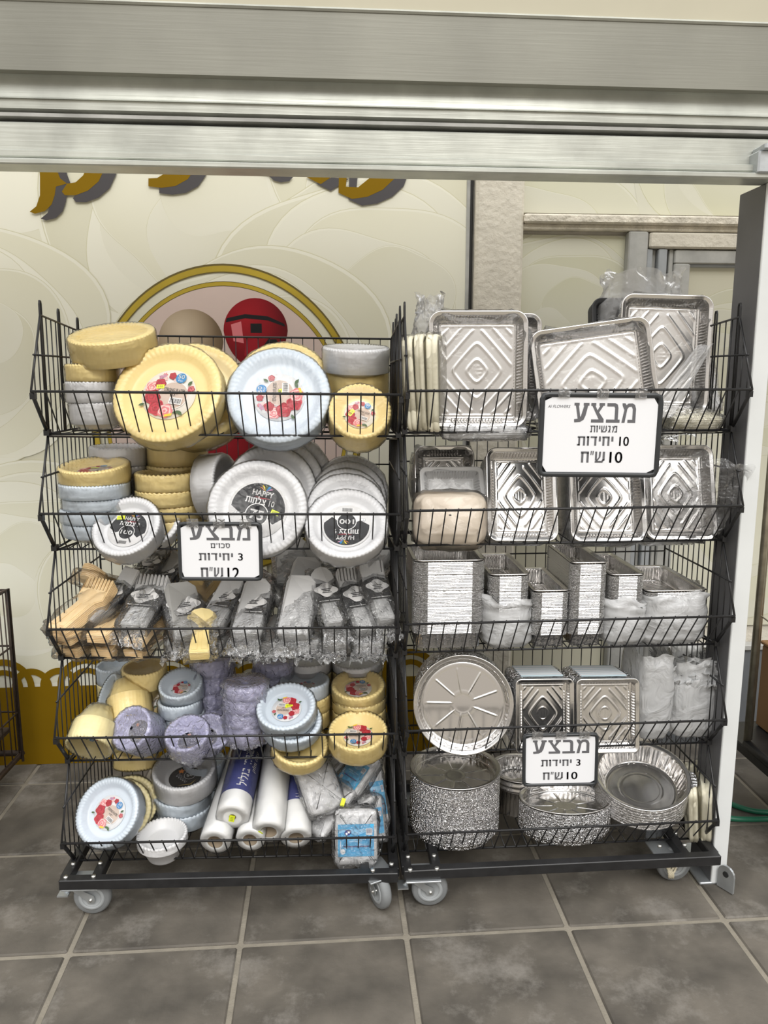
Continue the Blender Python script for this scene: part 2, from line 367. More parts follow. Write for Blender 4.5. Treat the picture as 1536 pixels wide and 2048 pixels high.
# mural print: real flat poster on the wall, pieces a few tenths of a millimetre proud
V2 = Matrix(((1, 0, 0, 0), (0, 0, -1, 0), (0, 1, 0, 0), (0, 0, 0, 1)))   # (u, z, layer) -> (u, -layer, z)
def clip(pts, lo, hi, zlo=0., zhi=9.):         # clip a polygon to u in lo..hi and z in zlo..zhi
    def cut(P, f, g):
        out = []
        for i in range(len(P)):
            a, c = P[i-1], P[i]; fa, fc = f(a), f(c)
            if (fa >= 0) != (fc >= 0):
                t = fa/(fa-fc); out.append(tuple(a[k]+(c[k]-a[k])*t for k in range(2)))
            if fc >= 0: out.append(c)
        return out
    for f in (lambda p: p[0]-lo, lambda p: hi-p[0], lambda p: p[1]-zlo, lambda p: zhi-p[1]):
        pts = cut(pts, f, None)
        if not pts: return []
    return pts
def petals(mb, cols, cu, cz, R, seed, lo, hi, zlo, zhi, z0, n=8, white=(.79, .775, .665), edge=(.66, .635, .46)):
    rnd = random.Random(seed); lay = z0
    for k in range(n):
        r = R*(1-.112*k); a = k*2.3+rnd.uniform(-.4, .4); off = R*.05*k if k else 0
        x, y = cu+math.cos(a)*off*.5, cz+math.sin(a)*off*.5
        def blob(rr, dx=0, dy=0):
            out = []
            for i in range(72):
                t = 2*PI*i/72
                q = rr*(1+.09*math.sin(2*t+a)+.05*math.sin(3*t+2*a)+.03*math.sin(5*t+k))
                out.append((x+dx+q*math.cos(t), y+dy+q*math.sin(t)*.94))
            return out
        t1 = rnd.uniform(-.035, .035)
        for (rr, dx, dy, c) in ((r*1.006, 0, 0, tuple(q*.97 for q in edge)), (r*1.0, 0, 0, tuple(q*1.02 for q in white)), (r*.994, -math.cos(a)*r*.015, -.012*r, None)):
            P = clip(blob(rr, dx, dy), lo, hi, zlo, zhi)
            if len(P) < 3: continue
            k0 = len(mb.v); mb.poly(P, lay, 0, V2); lay += .00004
            for p in P:
                if c: cols.append(c)
                else:                          # the printed petal runs from cream white to a greener shade on one side
                    f = .5+.5*((p[0]-x)*math.cos(a+1)+(p[1]-y)*math.sin(a+1))/max(rr, .01); f = max(0, min(1, f))
                    cols.append(tuple(white[i]*(1-.55*f**2)+edge[i]*(.55*f**2)+t1 for i in range(3)))
    return lay
uL = -3.2; uS, _ = U(931, 500); zTop = 2.45
mb = MB(); cols = []
mb.poly([(uL, 0.), (uS, 0.), (uS, zTop), (uL, zTop)], .002, 0, V2); cols += [(.70, .68, .54)]*4
lay = .0022
for (px, py, R, sd, n) in ((30, 250, .62, 1, 4), (420, 420, .60, 2, 7), (810, 330, .5, 3, 4), (760, 640, .62, 4, 7), (-60, 700, .46, 5, 7), (60, 1160, .5, 6, 8), (500, 760, .5, 7, 7), (880, 980, .5, 8, 7), (300, 1200, .42, 9, 5)):
    cu, cz = U(px, py); lay = petals(mb, cols, cu, cz, R, sd, uL, uS, 0, zTop, lay, n)
mb.col = cols
mural = mb.build('wall_mural', 'print', None, SM @ Matrix.Translation((0, -.0, 0)))
tag(mural, 'cream rose mural print covering the shop wall behind the left rack', 'mural')
lay += .0004
def wp(pts, ox=0, oy=0, sc_=1.634, y0=300): return [U(p[0]/sc_+ox, y0+p[1]/sc_+oy) for p in pts]
# gold ring emblem with pink disc and balloons
cu, cz = U(490, 778); (ur, _) = U(735, 900); (uq, zq) = U(450, 530)
Rout = zq-cz
def annulus(mb, r0, r1, z, m=0, n=96, cx=0, cy=0, sx=1.):
    vs = []; fs = []
    for i in range(n):
        a = 2*PI*i/n; vs += [(cx+r0*sx*math.cos(a), cy+r0*math.sin(a), z), (cx+r1*sx*math.cos(a), cy+r1*math.sin(a), z)]
    for i in range(n): j = (i+1) % n; fs.append((2*i, 2*i+1, 2*j+1, 2*j))
    mb.add(vs, fs, m, False, V2)
cu, _ = U(458, 845); cz = U(455, 845)[1]; R1 = U(455, 528)[1]-cz; EX = .88
b = MB(); annulus(b, R1*.945, R1, lay, 1, sx=EX); annulus(b, R1*.952, R1*.988, lay+.0002, 0, sx=EX)
b.build('gold_ring', ['gold_ring', 'gold_dark'], mural)
cu0 = cu
for o in mural.children: o.location = (cu, 0, cz)
b = MB(); annulus(b, R1*.862, R1*.892, lay+.0002, 1, sx=EX); annulus(b, R1*.866, R1*.888, lay+.0004, 0, sx=EX); o = b.build('inner_ring', ['gold_ring', 'gold_dark'], mural); o.location = (cu, 0, cz)
b = MB(); b.disc(0, 0, R1*.865*EX, R1*.865, z=lay, n=96, M=V2); o = b.build('pink_disc', 'pink_print', mural); o.location = (cu, 0, cz)
def balloon(px, py, R, base, hi, dark, name, lz):
    x, z = U(px, py); mb = MB(); cols = []; N = 40; K = 9
    mb.v.append((0, 0, 0)); rings = []
    vs = [(0, 0, lz)]; cs = [hi]
    for k in range(1, K+1):
        for i in range(N):
            a = 2*PI*i/N; r = R*k/K; y = math.sin(a)*r; q = r*math.cos(a)*(1 if y > 0 else 1-.12*(-y/R))
            if y < 0: y *= 1.16
            vs.append((q, y, lz)); f = k/K
            g = max(0., 1-((q+.3*R)**2+(y-.35*R)**2)**.5/(R*1.1)); d = max(0., (q-.2*R)/R)*f*.8
            cs.append(tuple(base[c]*(1-g)+hi[c]*g-(base[c]-dark[c])*d for c in range(3)))
    fs = [(0, 1+i, 1+(i+1) % N) for i in range(N)]+[(1+(k-1)*N+i, 1+k*N+i, 1+k*N+(i+1) % N, 1+(k-1)*N+(i+1) % N) for k in range(1, K) for i in range(N)]
    mb = MB(); mb.add(vs, fs, 0, False, V2); mb.col = cs; o = mb.build(name, 'print', mural); o.location = (x, 0, z); return x, z
lz = lay+.0006
balloon(383, 684, .116, (.27, .19, .11), (.66, .54, .40), (.06, .035, .02), 'gold_balloon', lz)
balloon(548, 925, .118, (.62, .40, .26), (.78, .60, .48), (.4, .2, .12), 'peach_balloon', lz+.0001)
x, z = balloon(512, 662, .116, (.20, .004, .010), (.38, .012, .02), (.05, .001, .003), 'red_balloon', lz+.0003)
b = MB(); b.poly([(-.12, .03), (-.07, .045), (-.06, -.06), (-.11, -.05)], lz+.0005, 1, V2); b.poly([(-.025, .035), (.03, .035), (.03, -.01), (-.025, -.01)], lz+.0005, 0, V2)
b.poly([(-.145, .04), (-.05, .06), (.06, .05), (.145, .02), (.14, .035), (.06, .07), (-.05, .08), (-.14, .06)], lz+.0004, 0, V2); b.poly([(.03, -.08), (.06, -.04), (.1, -.04), (.12, -.08), (.1, -.14), (.04, -.14)], lz+.0005, 0, V2)
b.poly([(-.05, -.05), (.02, -.03), (.0, -.13), (-.06, -.12)], lz+.0005, 2, V2); b.v = [(q[0]*.74, q[1], q[2]*.74) for q in b.v]; o = b.build('balloon_reflection', ['p_black', 'p_pink', 'p_red'], mural); o.location = (x, 0, z)
balloon(462, 890, .105, (.22, .006, .01), (.3, .01, .02), (.06, .002, .005), 'dark_red_balloon', lz+.0002)
# gold lettering cut by the beam
def letter(polys, name='gold_letter'):
    b = MB()
    for P in polys:
        Q = wp(P); b.poly([(u+.036, z-.022) for u, z in Q], lay+.0004, 1, V2)
    for P in polys: b.poly(wp(P), lay+.0008, 0, V2)
    b.build(name, ['gold_print', 'shadow_print'], mural)
letter([[(128, 10), (180, 10), (186, 60), (200, 95), (222, 112), (186, 122), (182, 150), (172, 180), (150, 202), (118, 210), (100, 204), (122, 186), (134, 150), (134, 90)],
        [(222, 112), (250, 108), (275, 85), (292, 45), (300, 10), (352, 10), (346, 60), (325, 105), (290, 135), (250, 150), (215, 150), (205, 138)]])
letter([[(487, 95), (515, 94), (545, 76), (562, 55), (570, 10), (650, 10), (640, 62), (615, 98), (575, 120), (530, 126), (487, 121)]])
letter([[(846, 66), (925, 68), (912, 82), (885, 86), (862, 80)]])
letter([[(1050, 70), (1108, 74), (1048, 114), (1000, 90)], [(1108, 60), (1136, 60), (1130, 122), (1106, 142)], [(1130, 122), (1170, 124), (1212, 90), (1222, 60), (1300, 60), (1286, 98), (1250, 132), (1200, 155), (1150, 162), (1106, 142)]])
# gold band with scallops along the foot of the wall
b = MB(); zb = U(60, 1372)[1]
b.poly([(uL, 0), (uS, 0), (uS, zb), (uL, zb)], lay+.0002, 0, V2)
u = uL+.05; k = 0
while u < uS-.1:
    r = (.075, .115, .075)[k % 3]; dz = (0, .0, 0)[k % 3]
    annulus(b, r-.026, r, lay+.0003+.0001*(k % 3), 0, 40, u, zb+dz, 1.); 
    if k % 3 == 1: annulus(b, .05, .072, lay+.0007, 0, 32, u, zb+.0)
    u += .105; k += 1
b.build('gold_scalloped_band', 'gold_print', mural)
# seam, plaster pillar, side panels, ledge, window parts
def slab(name, rect, d, mm, v=0., par=wall, bev=.004):
    u0, u1, z0, z1 = rect; b = MB(); b.box(((u0+u1)/2, v-d/2, (z0+z1)/2), (abs(u1-u0), d, abs(z1-z0)), bev=bev); return b.build(name, mm, par)
z9 = 2.45
u0, u1 = U(931, 500)[0], U(946, 500)[0]; slab('seam_strip', (u0, u1, 0, z9), .012, 'frame_grey'); slab('seam_gap', (u0+.012, u1-.004, 0, z9), .016, 'dark_gap')
uc0, uc1 = u1, U(1040, 500)[0]; slab('plaster_pillar', (uc0, uc1, 0, z9), .05, 'plaster', bev=.01)
uR = 3.2
def rose_panel(rect, roses, name):
    u0, u1, z0, z1 = rect; mb = MB(); cols = []
    mb.poly([(u0, z0), (u1, z0), (u1, z1), (u0, z1)], .0022, 0, V2); cols.extend([(.62, .60, .48)]*4); la = .0024
    for (px, py, R, sd, n) in roses:
        a, c = U(px, py); la = petals(mb, cols, a, c, R, sd, u0, u1, z0, z1, la, n, (.66, .65, .55), (.56, .55, .36))
    mb.col = cols; return mb.build(name, 'print', wall, Matrix.Translation((0, 0, 0)))
zA = U(1200, 428)[1]; zB = U(1200, 460)[1]
rose_panel((uc1+.006, uR, zA, z9), [(1100, 520, .5, 21, 5), (1500, 300, .45, 22, 5)], 'upper_rose_panel')
u2 = U(1246, 560)[0]; u3 = U(1284, 560)[0]; u4 = U(1340, 560)[0]; u5 = U(1372, 560)[0]
rose_panel((uc1+.004, u2, .28, zB-.02), [(1130, 640, .38, 23, 8), (1190, 840, .3, 24, 6)], 'lower_rose_panel')
slab('ledge', (uc1, uR, zB+.012, zA-.012), .055, 'peeling', bev=.006); slab('ledge_lip', (uc1, uR, zB-.008, zB+.014), .035, 'peeling')
zC = U(1350, 500)[1]
slab('frame_post', (u2, u3, .25, zB-.01), .04, 'frame_grey'); slab('lintel', (u3+.006, uR, zC+.0, zB-.012), .04, 'plaster', bev=.006)
for (a, c, mm, d) in ((0, .22, 'frame_blue', .03), (.22, .40, 'frame_grey', .012), (.40, .72, 'frame_blue', .034), (.72, .82, 'dark_gap', .008), (.82, 1., 'frame_grey', .02)):
    slab('shutter_channel', (u3+(u4-u3)*a+.001, u3+(u4-u3)*c, .25, zC-.002), d, mm, bev=.003)
zD = U(1400, 530)[1]
slab('window_head', (u4, uR, zD, zC-.004), .03, 'frame_grey'); slab('window_jamb', (u4, u5, .25, zD), .03, 'frame_grey')
slab('window_bead', (u5, uR, zD-.01, zD), .018, 'frame_blue', bev=.002)
rose_panel((u5, uR, .5, zD-.01), [(1440, 760, .35, 31, 6), (1500, 1000, .5, 32, 6)], 'glass_rose_panel')
zE = U(1500, 1288)[1]; slab('dado_panel', (u5, uR, .0, zE), .03, 'grey_panel'); slab('dado_rail', (u5, uR, zE-.012, zE+.012), .045, 'frame_grey')
# ---- shutter box and beam over the stall
VB = -.91
bz0 = S.hit(768, 350, VB)[1]; bz1 = S.hit(768, 260, VB)[1]
L0, L1 = -2.6, 1.02
t = tag(MB().build('shutter_beam', 'steel_beam', None, SM), 'pale steel beam spanning the top of the stall with a lipped lower edge', 'beam')
bb = MB(); Lm = (L0+L1)/2; Lw = L1-L0
bb.box((Lm, VB+.03, (bz0+bz1)/2+.009), (Lw, .06, bz1-bz0-.018), bev=.003); bb.build('beam_face', 'steel_beam', t)
bb = MB(); bb.box((Lm, VB-.0, bz0+.007), (Lw+.0, .075, .014), bev=.003); bb.box((Lm, VB-.006, bz0+.0285), (Lw, .03, .018), bev=.003); bb.build('lower_lip', 'steel_beam', t)
bb = MB()
ux, zx = S.hit(1512, 330, VB-.01)
bb.box((ux+.012, VB-.02, zx), (.05, .05, .055), bev=.004); bb.box((ux+.03, VB-.03, zx+.032), (.075, .06, .014), bev=.003); bb.build('end_bracket', 'zinc', t)
t = tag(MB().build('shutter_box', 'steel_face', None, SM), 'grey sheet steel shutter box across the top of the storefront', 'shutter box')
z240 = S.hit(768, 243, VB+.02)[1]; z205 = S.hit(768, 216, VB+.0)[1]; z160 = S.hit(768, 160, VB-.03)[1]; z25 = S.hit(768, 24, VB-.03)[1]
def prof(name, pts, mm, d=.012):               # sheet folded along the length: pts (v,z)
    b = MB(); n = len(pts); vs = []
    for u in (L0, 2.6): vs += [(u, p[0], p[1]) for p in pts]+[(u, p[0]+d, p[1]+.001) for p in reversed(pts)]
    k = 2*n; fs = [tuple(range(k-1, -1, -1)), tuple(range(k, 2*k))]+[(i, (i+1) % k, k+(i+1) % k, k+i) for i in range(k)]
    b.add(vs, fs, 0, False); return b.build(name, mm, t)
prof('dark_slot', [(VB+.05, bz1-.004), (VB+.05, z240+.004)], 'dark_gap', .1)
prof('guide_rail', [(VB+.0, bz1+.012), (VB+.0, bz1+.02)], 'frame_grey', .06)
prof('bottom_fold', [(VB+.02, z240), (VB-.0, z240+.004), (VB-.0, z205)], 'steel_beam')
prof('inner_face', [(VB-.006, z205), (VB+.004, z205+.006), (VB+.012, z160+.03)], 'steel_beam')
prof('front_face', [(VB-.015, z160), (VB-.03, z160), (VB-.03, z25)], 'steel_face')
prof('fold_edge', [(VB-.032, z25-.003), (VB-.036, z25+.001), (VB-.032, z25+.006)], 'steel_beam', .01)
prof('top_panel', [(VB-.028, z25+.006), (VB-.028, z25+.36)], 'beige_panel')
# ---- right post
pz = bz0
uP = S.hit(1468, 1150, VB)[0]+.006
t = tag(MB().build('steel_post', 'paint_white', None, SM), 'white painted steel post at the right end of the stall', 'post')
bb = MB(); bb.box((uP+.0225, VB+.004, pz/2), (.045, .008, pz), bev=.002); bb.build('front_plate', 'paint_white', t)
bb = MB(); bb.box((uP+.006, VB+.072, pz/2), (.012, .128, pz), bev=.002); bb.build('side_channel', 'post_dark', t)
bb = MB(); bb.box((uP+.02, VB+.1, .004), (.11, .2, .008), bev=.002); bb.build('base_plate', 'zinc', t)
bb = MB(); P = [(-.026, 0), (.026, 0), (.026, .05)]+[(.026*math.cos(a*PI/8), .05+.026*math.sin(a*PI/8)) for a in range(1, 8)]+[(-.026, .05)]
MX = Matrix(((0, 0, 1, 0), (1, 0, 0, 0), (0, 1, 0, 0), (0, 0, 0, 1)))
bb.prism(P, 0, .007, 0, Matrix.Translation((uP+.026, VB-.03, .004)) @ Matrix.Rotation(.5, 4, 'Z') @ MX); bb.build('fixing_lug', 'zinc', t)
bb = MB(); bb.prism([(math.cos(i*PI/8)*.009, .05+math.sin(i*PI/8)*.009) for i in range(16)], -.002, .009, 0, Matrix.Translation((uP+.026, VB-.03, .004)) @ Matrix.Rotation(.5, 4, 'Z') @ MX); bb.build('lug_hole', 'dark_gap', t)

# ------------------------------------------------------------------ racks
W = .922; WR = .905; DB = .46; BK = .09; LIP = [1.467, 1.158, .850, .545, .234]; FLO = [1.355, 1.046, .738, .433, .122]; TOPH = .315
RL = Frame(-.892, 1.932, 2.9); RR = Frame(.066, 1.975, 4.0)
def rack(R, name, label, tilt, W):
    root = thing(name, label, 'rack', R.mat()); r2 = Matrix.Rotation(tilt, 4, 'Y')
    for k in range(5):
        f, l = FLO[k], LIP[k]; top = f+TOPH-.012
        bk = MB(); rr = .0032                                 # heavy frame of the basket
        bk.tube([(0, 0, l), (W, 0, l)], .0034, 8)
        for u in (0, W):
            bk.tube([(u, BK, f), (u, 0, l), (u, BK, top), (u, DB, top-.03), (u, DB, f), (u, BK, f)], rr, 6)
            bk.tube([(u, .03, l+.09), (u, DB, l+.09)], .0028, 6)
            bk.tube([(u, 0.004, l-.004), (u, BK, f+.004)], .0055, 6)
            bk.box((u, .012, l-.012), (.012, .016, .016)); bk.box((u, BK, f+.004), (.014, .02, .016))
        bk.tube([(0, BK, f), (W, BK, f)], rr, 6); bk.tube([(0, DB, f), (W, DB, f)], rr, 6); bk.tube([(0, DB, top-.03), (W, DB, top-.03)], rr, 6)
        bk.tube([(0, (BK+DB)/2, f-.003), (W, (BK+DB)/2, f-.003)], rr, 6); bk.tube([(0, DB, l+.08), (W, DB, l+.08)], .0026, 6)
        basket = bk.build('basket', 'black_wire', root, r2)
        fw = MB(); n = 27
        for i in range(1, n):
            u = W*i/n; fw.tube([(u, 0, l+.004), (u, BK, f-.002), (u, BK+.004, f)], .0019, 5)
        stuff(fw.build('front_wires', 'black_wire', basket))
        fw = MB()
        for i in range(1, n): u = W*i/n; fw.tube([(u, BK, f), (u, DB, f)], .0017, 4)
        stuff(fw.build('floor_wires', 'black_wire', basket))
        fw = MB()
        for i in range(1, n): u = W*i/n; fw.tube([(u, DB, f), (u, DB, top-.03)], .0017, 4)
        stuff(fw.build('back_wires', 'black_wire', basket))
        for u in (0, W):
            fw = MB()
            for i in range(0, 13):
                v = .028+(DB-.028)*i/13
                zl = f if v >= BK else l+(f-l)*v/BK; zt = l+(top-l)*v/BK if v < BK else top-.03*(v-BK)/(DB-BK)
                fw.tube([(u, v, zl), (u, v, zt)], .0018, 4)
            stuff(fw.build('side_wires', 'black_wire', basket))
        if k == 0:
            for u in (0, W):
                for v in (BK+.004, .22, .37):
                    fw = MB(); zt = top-.03*(v-BK)/(DB-BK)
                    fw.tube([(u, v-.006, f), (u, v-.006, zt+.028), (u, v-.003, zt+.036), (u, v+.003, zt+.036), (u, v+.006, zt+.028), (u, v+.006, f)], .0026, 6)
                    fw.build('hanging_loop', 'black_wire', basket)
    # trolley base
    zf, th = .1, .03
    for nm, c, d in (('front_bar', (W/2, -.0, zf+th/2), (W+.02, .028, th)), ('rear_bar', (W/2, DB+.01, zf+th/2), (W+.02, .028, th)),
                     ('side_bar', (.0, DB/2, zf+th/2-.0005), (.028, DB-.02, th-.002)), ('side_bar', (W, DB/2, zf+th/2-.0005), (.028, DB-.02, th-.002)),
                     ('inner_bar', (.085, DB/2, zf+th/2-.0005), (.026, DB-.02, th-.002)), ('inner_bar', (W-.085, DB/2, zf+th/2-.0005), (.026, DB-.02, th-.002))):
        bb = MB(); bb.box(c, d, bev=.002); bb.build(nm, 'black_steel', root, r2)
    return root
def caster(root, u, v, yaw, z=.1, yb=False):
    T = Matrix.Translation((u, v, 0)) @ Matrix.Rotation(math.radians(yaw), 4, 'Z')
    pl = MB(); pl.box((0, 0, z-.002), (.1, .085, .005), bev=.001); pl.prism([(math.cos(i*PI/8)*.026, math.sin(i*PI/8)*.026) for i in range(16)], z-.018, z-.003)
    base = pl.build('caster', 'zinc', root, T)
    R = .0515; wc = (-.022, 0)
    tw = MB(); prof_ = [(.026, -.014), (R-.006, -.015), (R, -.008), (R+.0008, 0), (R, .008), (R-.006, .015), (.026, .014)]
    out = circ(R, 40); MW = Matrix.Translation((wc[0], 0, R)) @ Matrix.Rotation(PI/2, 4, 'X')
    tw.sweep(out, [(R-p[0], p[1]) for p in prof_], M=MW); tw.build('tire', 'rubber', base)
    hb = MB(); hb.sweep(circ(.036, 32), [(.034, -.011), (.012, -.011), (.008, -.0155), (0, -.0155), (0, .0155), (.008, .0155), (.012, .011), (.034, .011)], M=MW); hb.build('hub', 'wheel_grey', base)
    fk = MB()
    for s in (-1, 1):
        P = [(.012, z-.014), (-.030, R+.012), (-.034, R), (-.030, R-.012), (-.014, R-.012), (-.008, R), (.034, z-.014)]
        fk.prism(P, 0, .0025, 0, Matrix.Translation((0, s*.019+.00125, 0)) @ Matrix.Rotation(PI/2, 4, 'X'))
    fk.box((.006, 0, z-.014), (.07, .042, .004)); fk.build('fork', 'zinc', base)
    bl = MB(); bl.tube([(wc[0], -.026, R), (wc[0], .026, R)], .004, 8); bl.tube([(wc[0], -.028, R), (wc[0], -.0225, R)], .0085, 6); bl.build('axle_bolt', 'bolt', base)
    pd = MB(); pd.tube([(.03, 0, z-.02), (.045, 0, z-.03), (.058, 0, z-.042)], .006, 5); pd.box((.056, 0, z-.036), (.03, .04, .004), M=None); pd.build('brake_pedal', 'zinc', base)
    for (a, c) in ((-.038, -.03), (.038, -.03), (-.038, .03), (.038, .03)):
        bo = MB(); bo.tube([(a, c, z+.028), (a, c, z+.035)], .0065, 8); bo.build('bolt', 'bolt', base)
    return base
rackL = rack(RL, 'wire_basket_rack', 'black five tier wire basket rack on casters, left one, holding paper plates', math.radians(.6), W)
rackR = rack(RR, 'wire_basket_rack', 'black five tier wire basket rack on casters, right one, full of foil trays', math.radians(-.2), WR)
caster(rackL, .045, .03, 180); caster(rackL, W-.05, .035, 115); caster(rackL, .045, DB-.04, 200); caster(rackL, W-.05, DB-.04, 160)
caster(rackR, .045, .02, 180); caster(rackR, WR-.11, .08, 180); caster(rackR, .045, DB-.04, 160); caster(rackR, WR-.05, DB-.04, 20)
# ------------------------------------------------------------------ flat print on labels
def lobed(x, y, r, n, amp, rot=0., N=30):
    return [(x+r*(1+amp*math.cos(n*a+rot))*math.cos(a), y+r*(1+amp*math.cos(n*a+rot))*math.sin(a)) for a in [2*PI*i/N for i in range(N)]]
LBL = {}
def label_mesh(kind, r, word='STRONG PLATES', size='10"'):
    key = (kind, round(r, 3), word)
    if key in LBL: return LBL[key]
    mb = MB(); Z = [0.]; dz = .00006; rnd = random.Random(hash(kind) % 1 + 5)
    mats = ['p_white', 'p_red', 'p_red2', 'p_pink', 'p_pink2', 'p_leaf', 'p_beige', 'p_blue', 'p_yellow', 'p_black', 'p_mauve', 'p_gold', 'p_orange', 'p_sky', 'p_grey']
    ix = {m[2:]: i for i, m in enumerate(mats)}
    def P(pts, c): Z[0] += dz; mb.poly([(a*r, b*r) for a, b in pts], Z[0], ix[c])
    def D(x, y, q, c, q2=None, n=28, rot=0.): Z[0] += dz; mb.disc(x*r, y*r, q*r, (q2 or q)*r, Z[0], ix[c], n, rot)
    def T(s, box, c, bold=0.): Z[0] += dz; text(mb, s, tuple(q*r for q in box), ix[c], Z[0], bold)
    def rose(x, y, q, cs):
        for k in range(6): P(lobed(x+.05*q*math.cos(k*2), y+.05*q*math.sin(k*2), q*(1-.16*k), 5, .09, k*1.3), cs[k % len(cs)])
    def leaf(x, y, L, a):
        c, s_ = math.cos(a), math.sin(a)
        P([(x+c*u*L-s_*v*L, y+s_*u*L+c*v*L) for u, v in ((0, 0), (.3, .2), (.6, .22), (1, 0), (.6, -.22), (.3, -.2))], 'leaf')
    mb.sweep(circ(r, 40), [(0, -.0003), (0, 0), (r, 0)], m=0)
    if kind == 'floral':
        for a in range(0, 360, 30): leaf(math.cos(math.radians(a))*.62*.9-.05, math.sin(math.radians(a))*.72-.08, .26, math.radians(a*1.7)) if 120 <= a <= 330 else None
        for k in range(26):
            a = rnd.uniform(1.3, 3.7); q = rnd.uniform(.55, .85); P(lobed(q*math.cos(a), q*math.sin(a), .07, 5, .3, k), rnd.choice(['pink2', 'mauve', 'pink']))
        D(.18, -.02, .56, 'white', n=40); D(.18, -.02, .53, 'beige', n=40)
        rose(-.68, .18, .25, ('pink', 'pink2')); rose(-.42, .38, .2, ('red', 'red2')); rose(-.05, .74, .14, ('red', 'red2')); rose(-.58, -.2, .3, ('red', 'red2')); rose(-.3, -.6, .3, ('red2', 'red'))
        rose(.06, -.68, .27, ('pink', 'pink2', 'pink')); rose(.78, .3, .13, ('red', 'pink')); leaf(.35, -.72, .3, .3); leaf(.5, -.6, .3, -.6); leaf(-.75, -.5, .25, 3.6); leaf(.62, .42, .25, 1.)
        D(.3, .68, .2, 'blue'); T('50', (.18, .66, .42, .82), 'white', .02); T('Pcs', (.22, .54, .38, .62), 'white')
        T(word, (-.2, .1, .58, .24), 'black', .01); T(size, (.08, -.06, .34, .04), 'black')
        Z[0] += dz; P([(.1, -.38), (.58, -.38), (.58, -.12), (.1, -.12)], 'white')
        for k in range(13): x = .14+.032*k; P([(x, -.34), (x+.012+.008*(k % 3 == 0), -.34), (x+.012+.008*(k % 3 == 0), -.16), (x, -.16)], 'black')
        P([(.1, -.93), (.36, -.84), (.36, -.74), (.1, -.83)], 'yellow')
    elif kind in ('happy75', 'happy100'):
        arc = [(.92*math.cos(math.radians(a)), .92*math.sin(math.radians(a))) for a in range(-8, 189, 8)]
        P(arc+[(-.55, -.28), (-.2, -.1), (.2, -.1), (.6, -.42)], 'black')
        for k, c in enumerate(('orange', 'yellow', 'leaf', 'blue', 'mauve')):
            a = math.radians(150-30*k); P([(.1+.02*math.cos(a), .66), (.1+.22*math.cos(a)-.04, .7+.17*math.sin(a)), (.1+.25*math.cos(a), .68+.2*math.sin(a)), (.1+.22*math.cos(a)+.05, .69+.15*math.sin(a))], c)
        T('HAPPY', (-.32, .47, .4, .66), 'white', .03); P([(-.25, .42), (.05, .38), (.38, .43), (.05, .41)], 'red2')
        T(rev('צלחות')+(' 10' if kind == 'happy75' else ' 9'), (-.5, .17, .5, .37), 'white', .02)
        D(0, -.2, .4, 'white', n=36); D(0, -.2, .37, 'black', n=36)
        T('75' if kind == 'happy75' else '100', (-.23, -.36, .23, -.04) if kind == 'happy75' else (-.29, -.31, .29, -.09), 'white', .03)
        for x in (-.7, -.62): D(x, -.3, .07, 'grey', n=12); D(x, -.3, .05, 'white', n=12)
        for k in range(12): x = -.2+.034*k; P([(x, -.85), (x+.016, -.85), (x+.016, -.68), (x, -.68)], 'black')
    elif kind == 'dark':
        D(0, 0, .97, 'black', n=40); D(.3, .1, .34, 'white', n=30); D(.3, .1, .32, 'black', n=30); T('50', (.12, .0, .48, .22), 'white', .02)
        for k in range(5): D(-.35+.08*k, .35-.17*k, .16-.01*k, 'grey', .07, rot=.6); D(-.33+.08*k, .36-.17*k, .11, 'black', .045, rot=.6)
        P(lobed(-.1, .6, .15, 5, .3), 'orange'); P([(-.6, -.5), (.2, -.72), (.6, -.4), (.2, -.66)], 'gold')
    me = mb.mesh(kind+'_label', mats); LBL[key] = me; return me
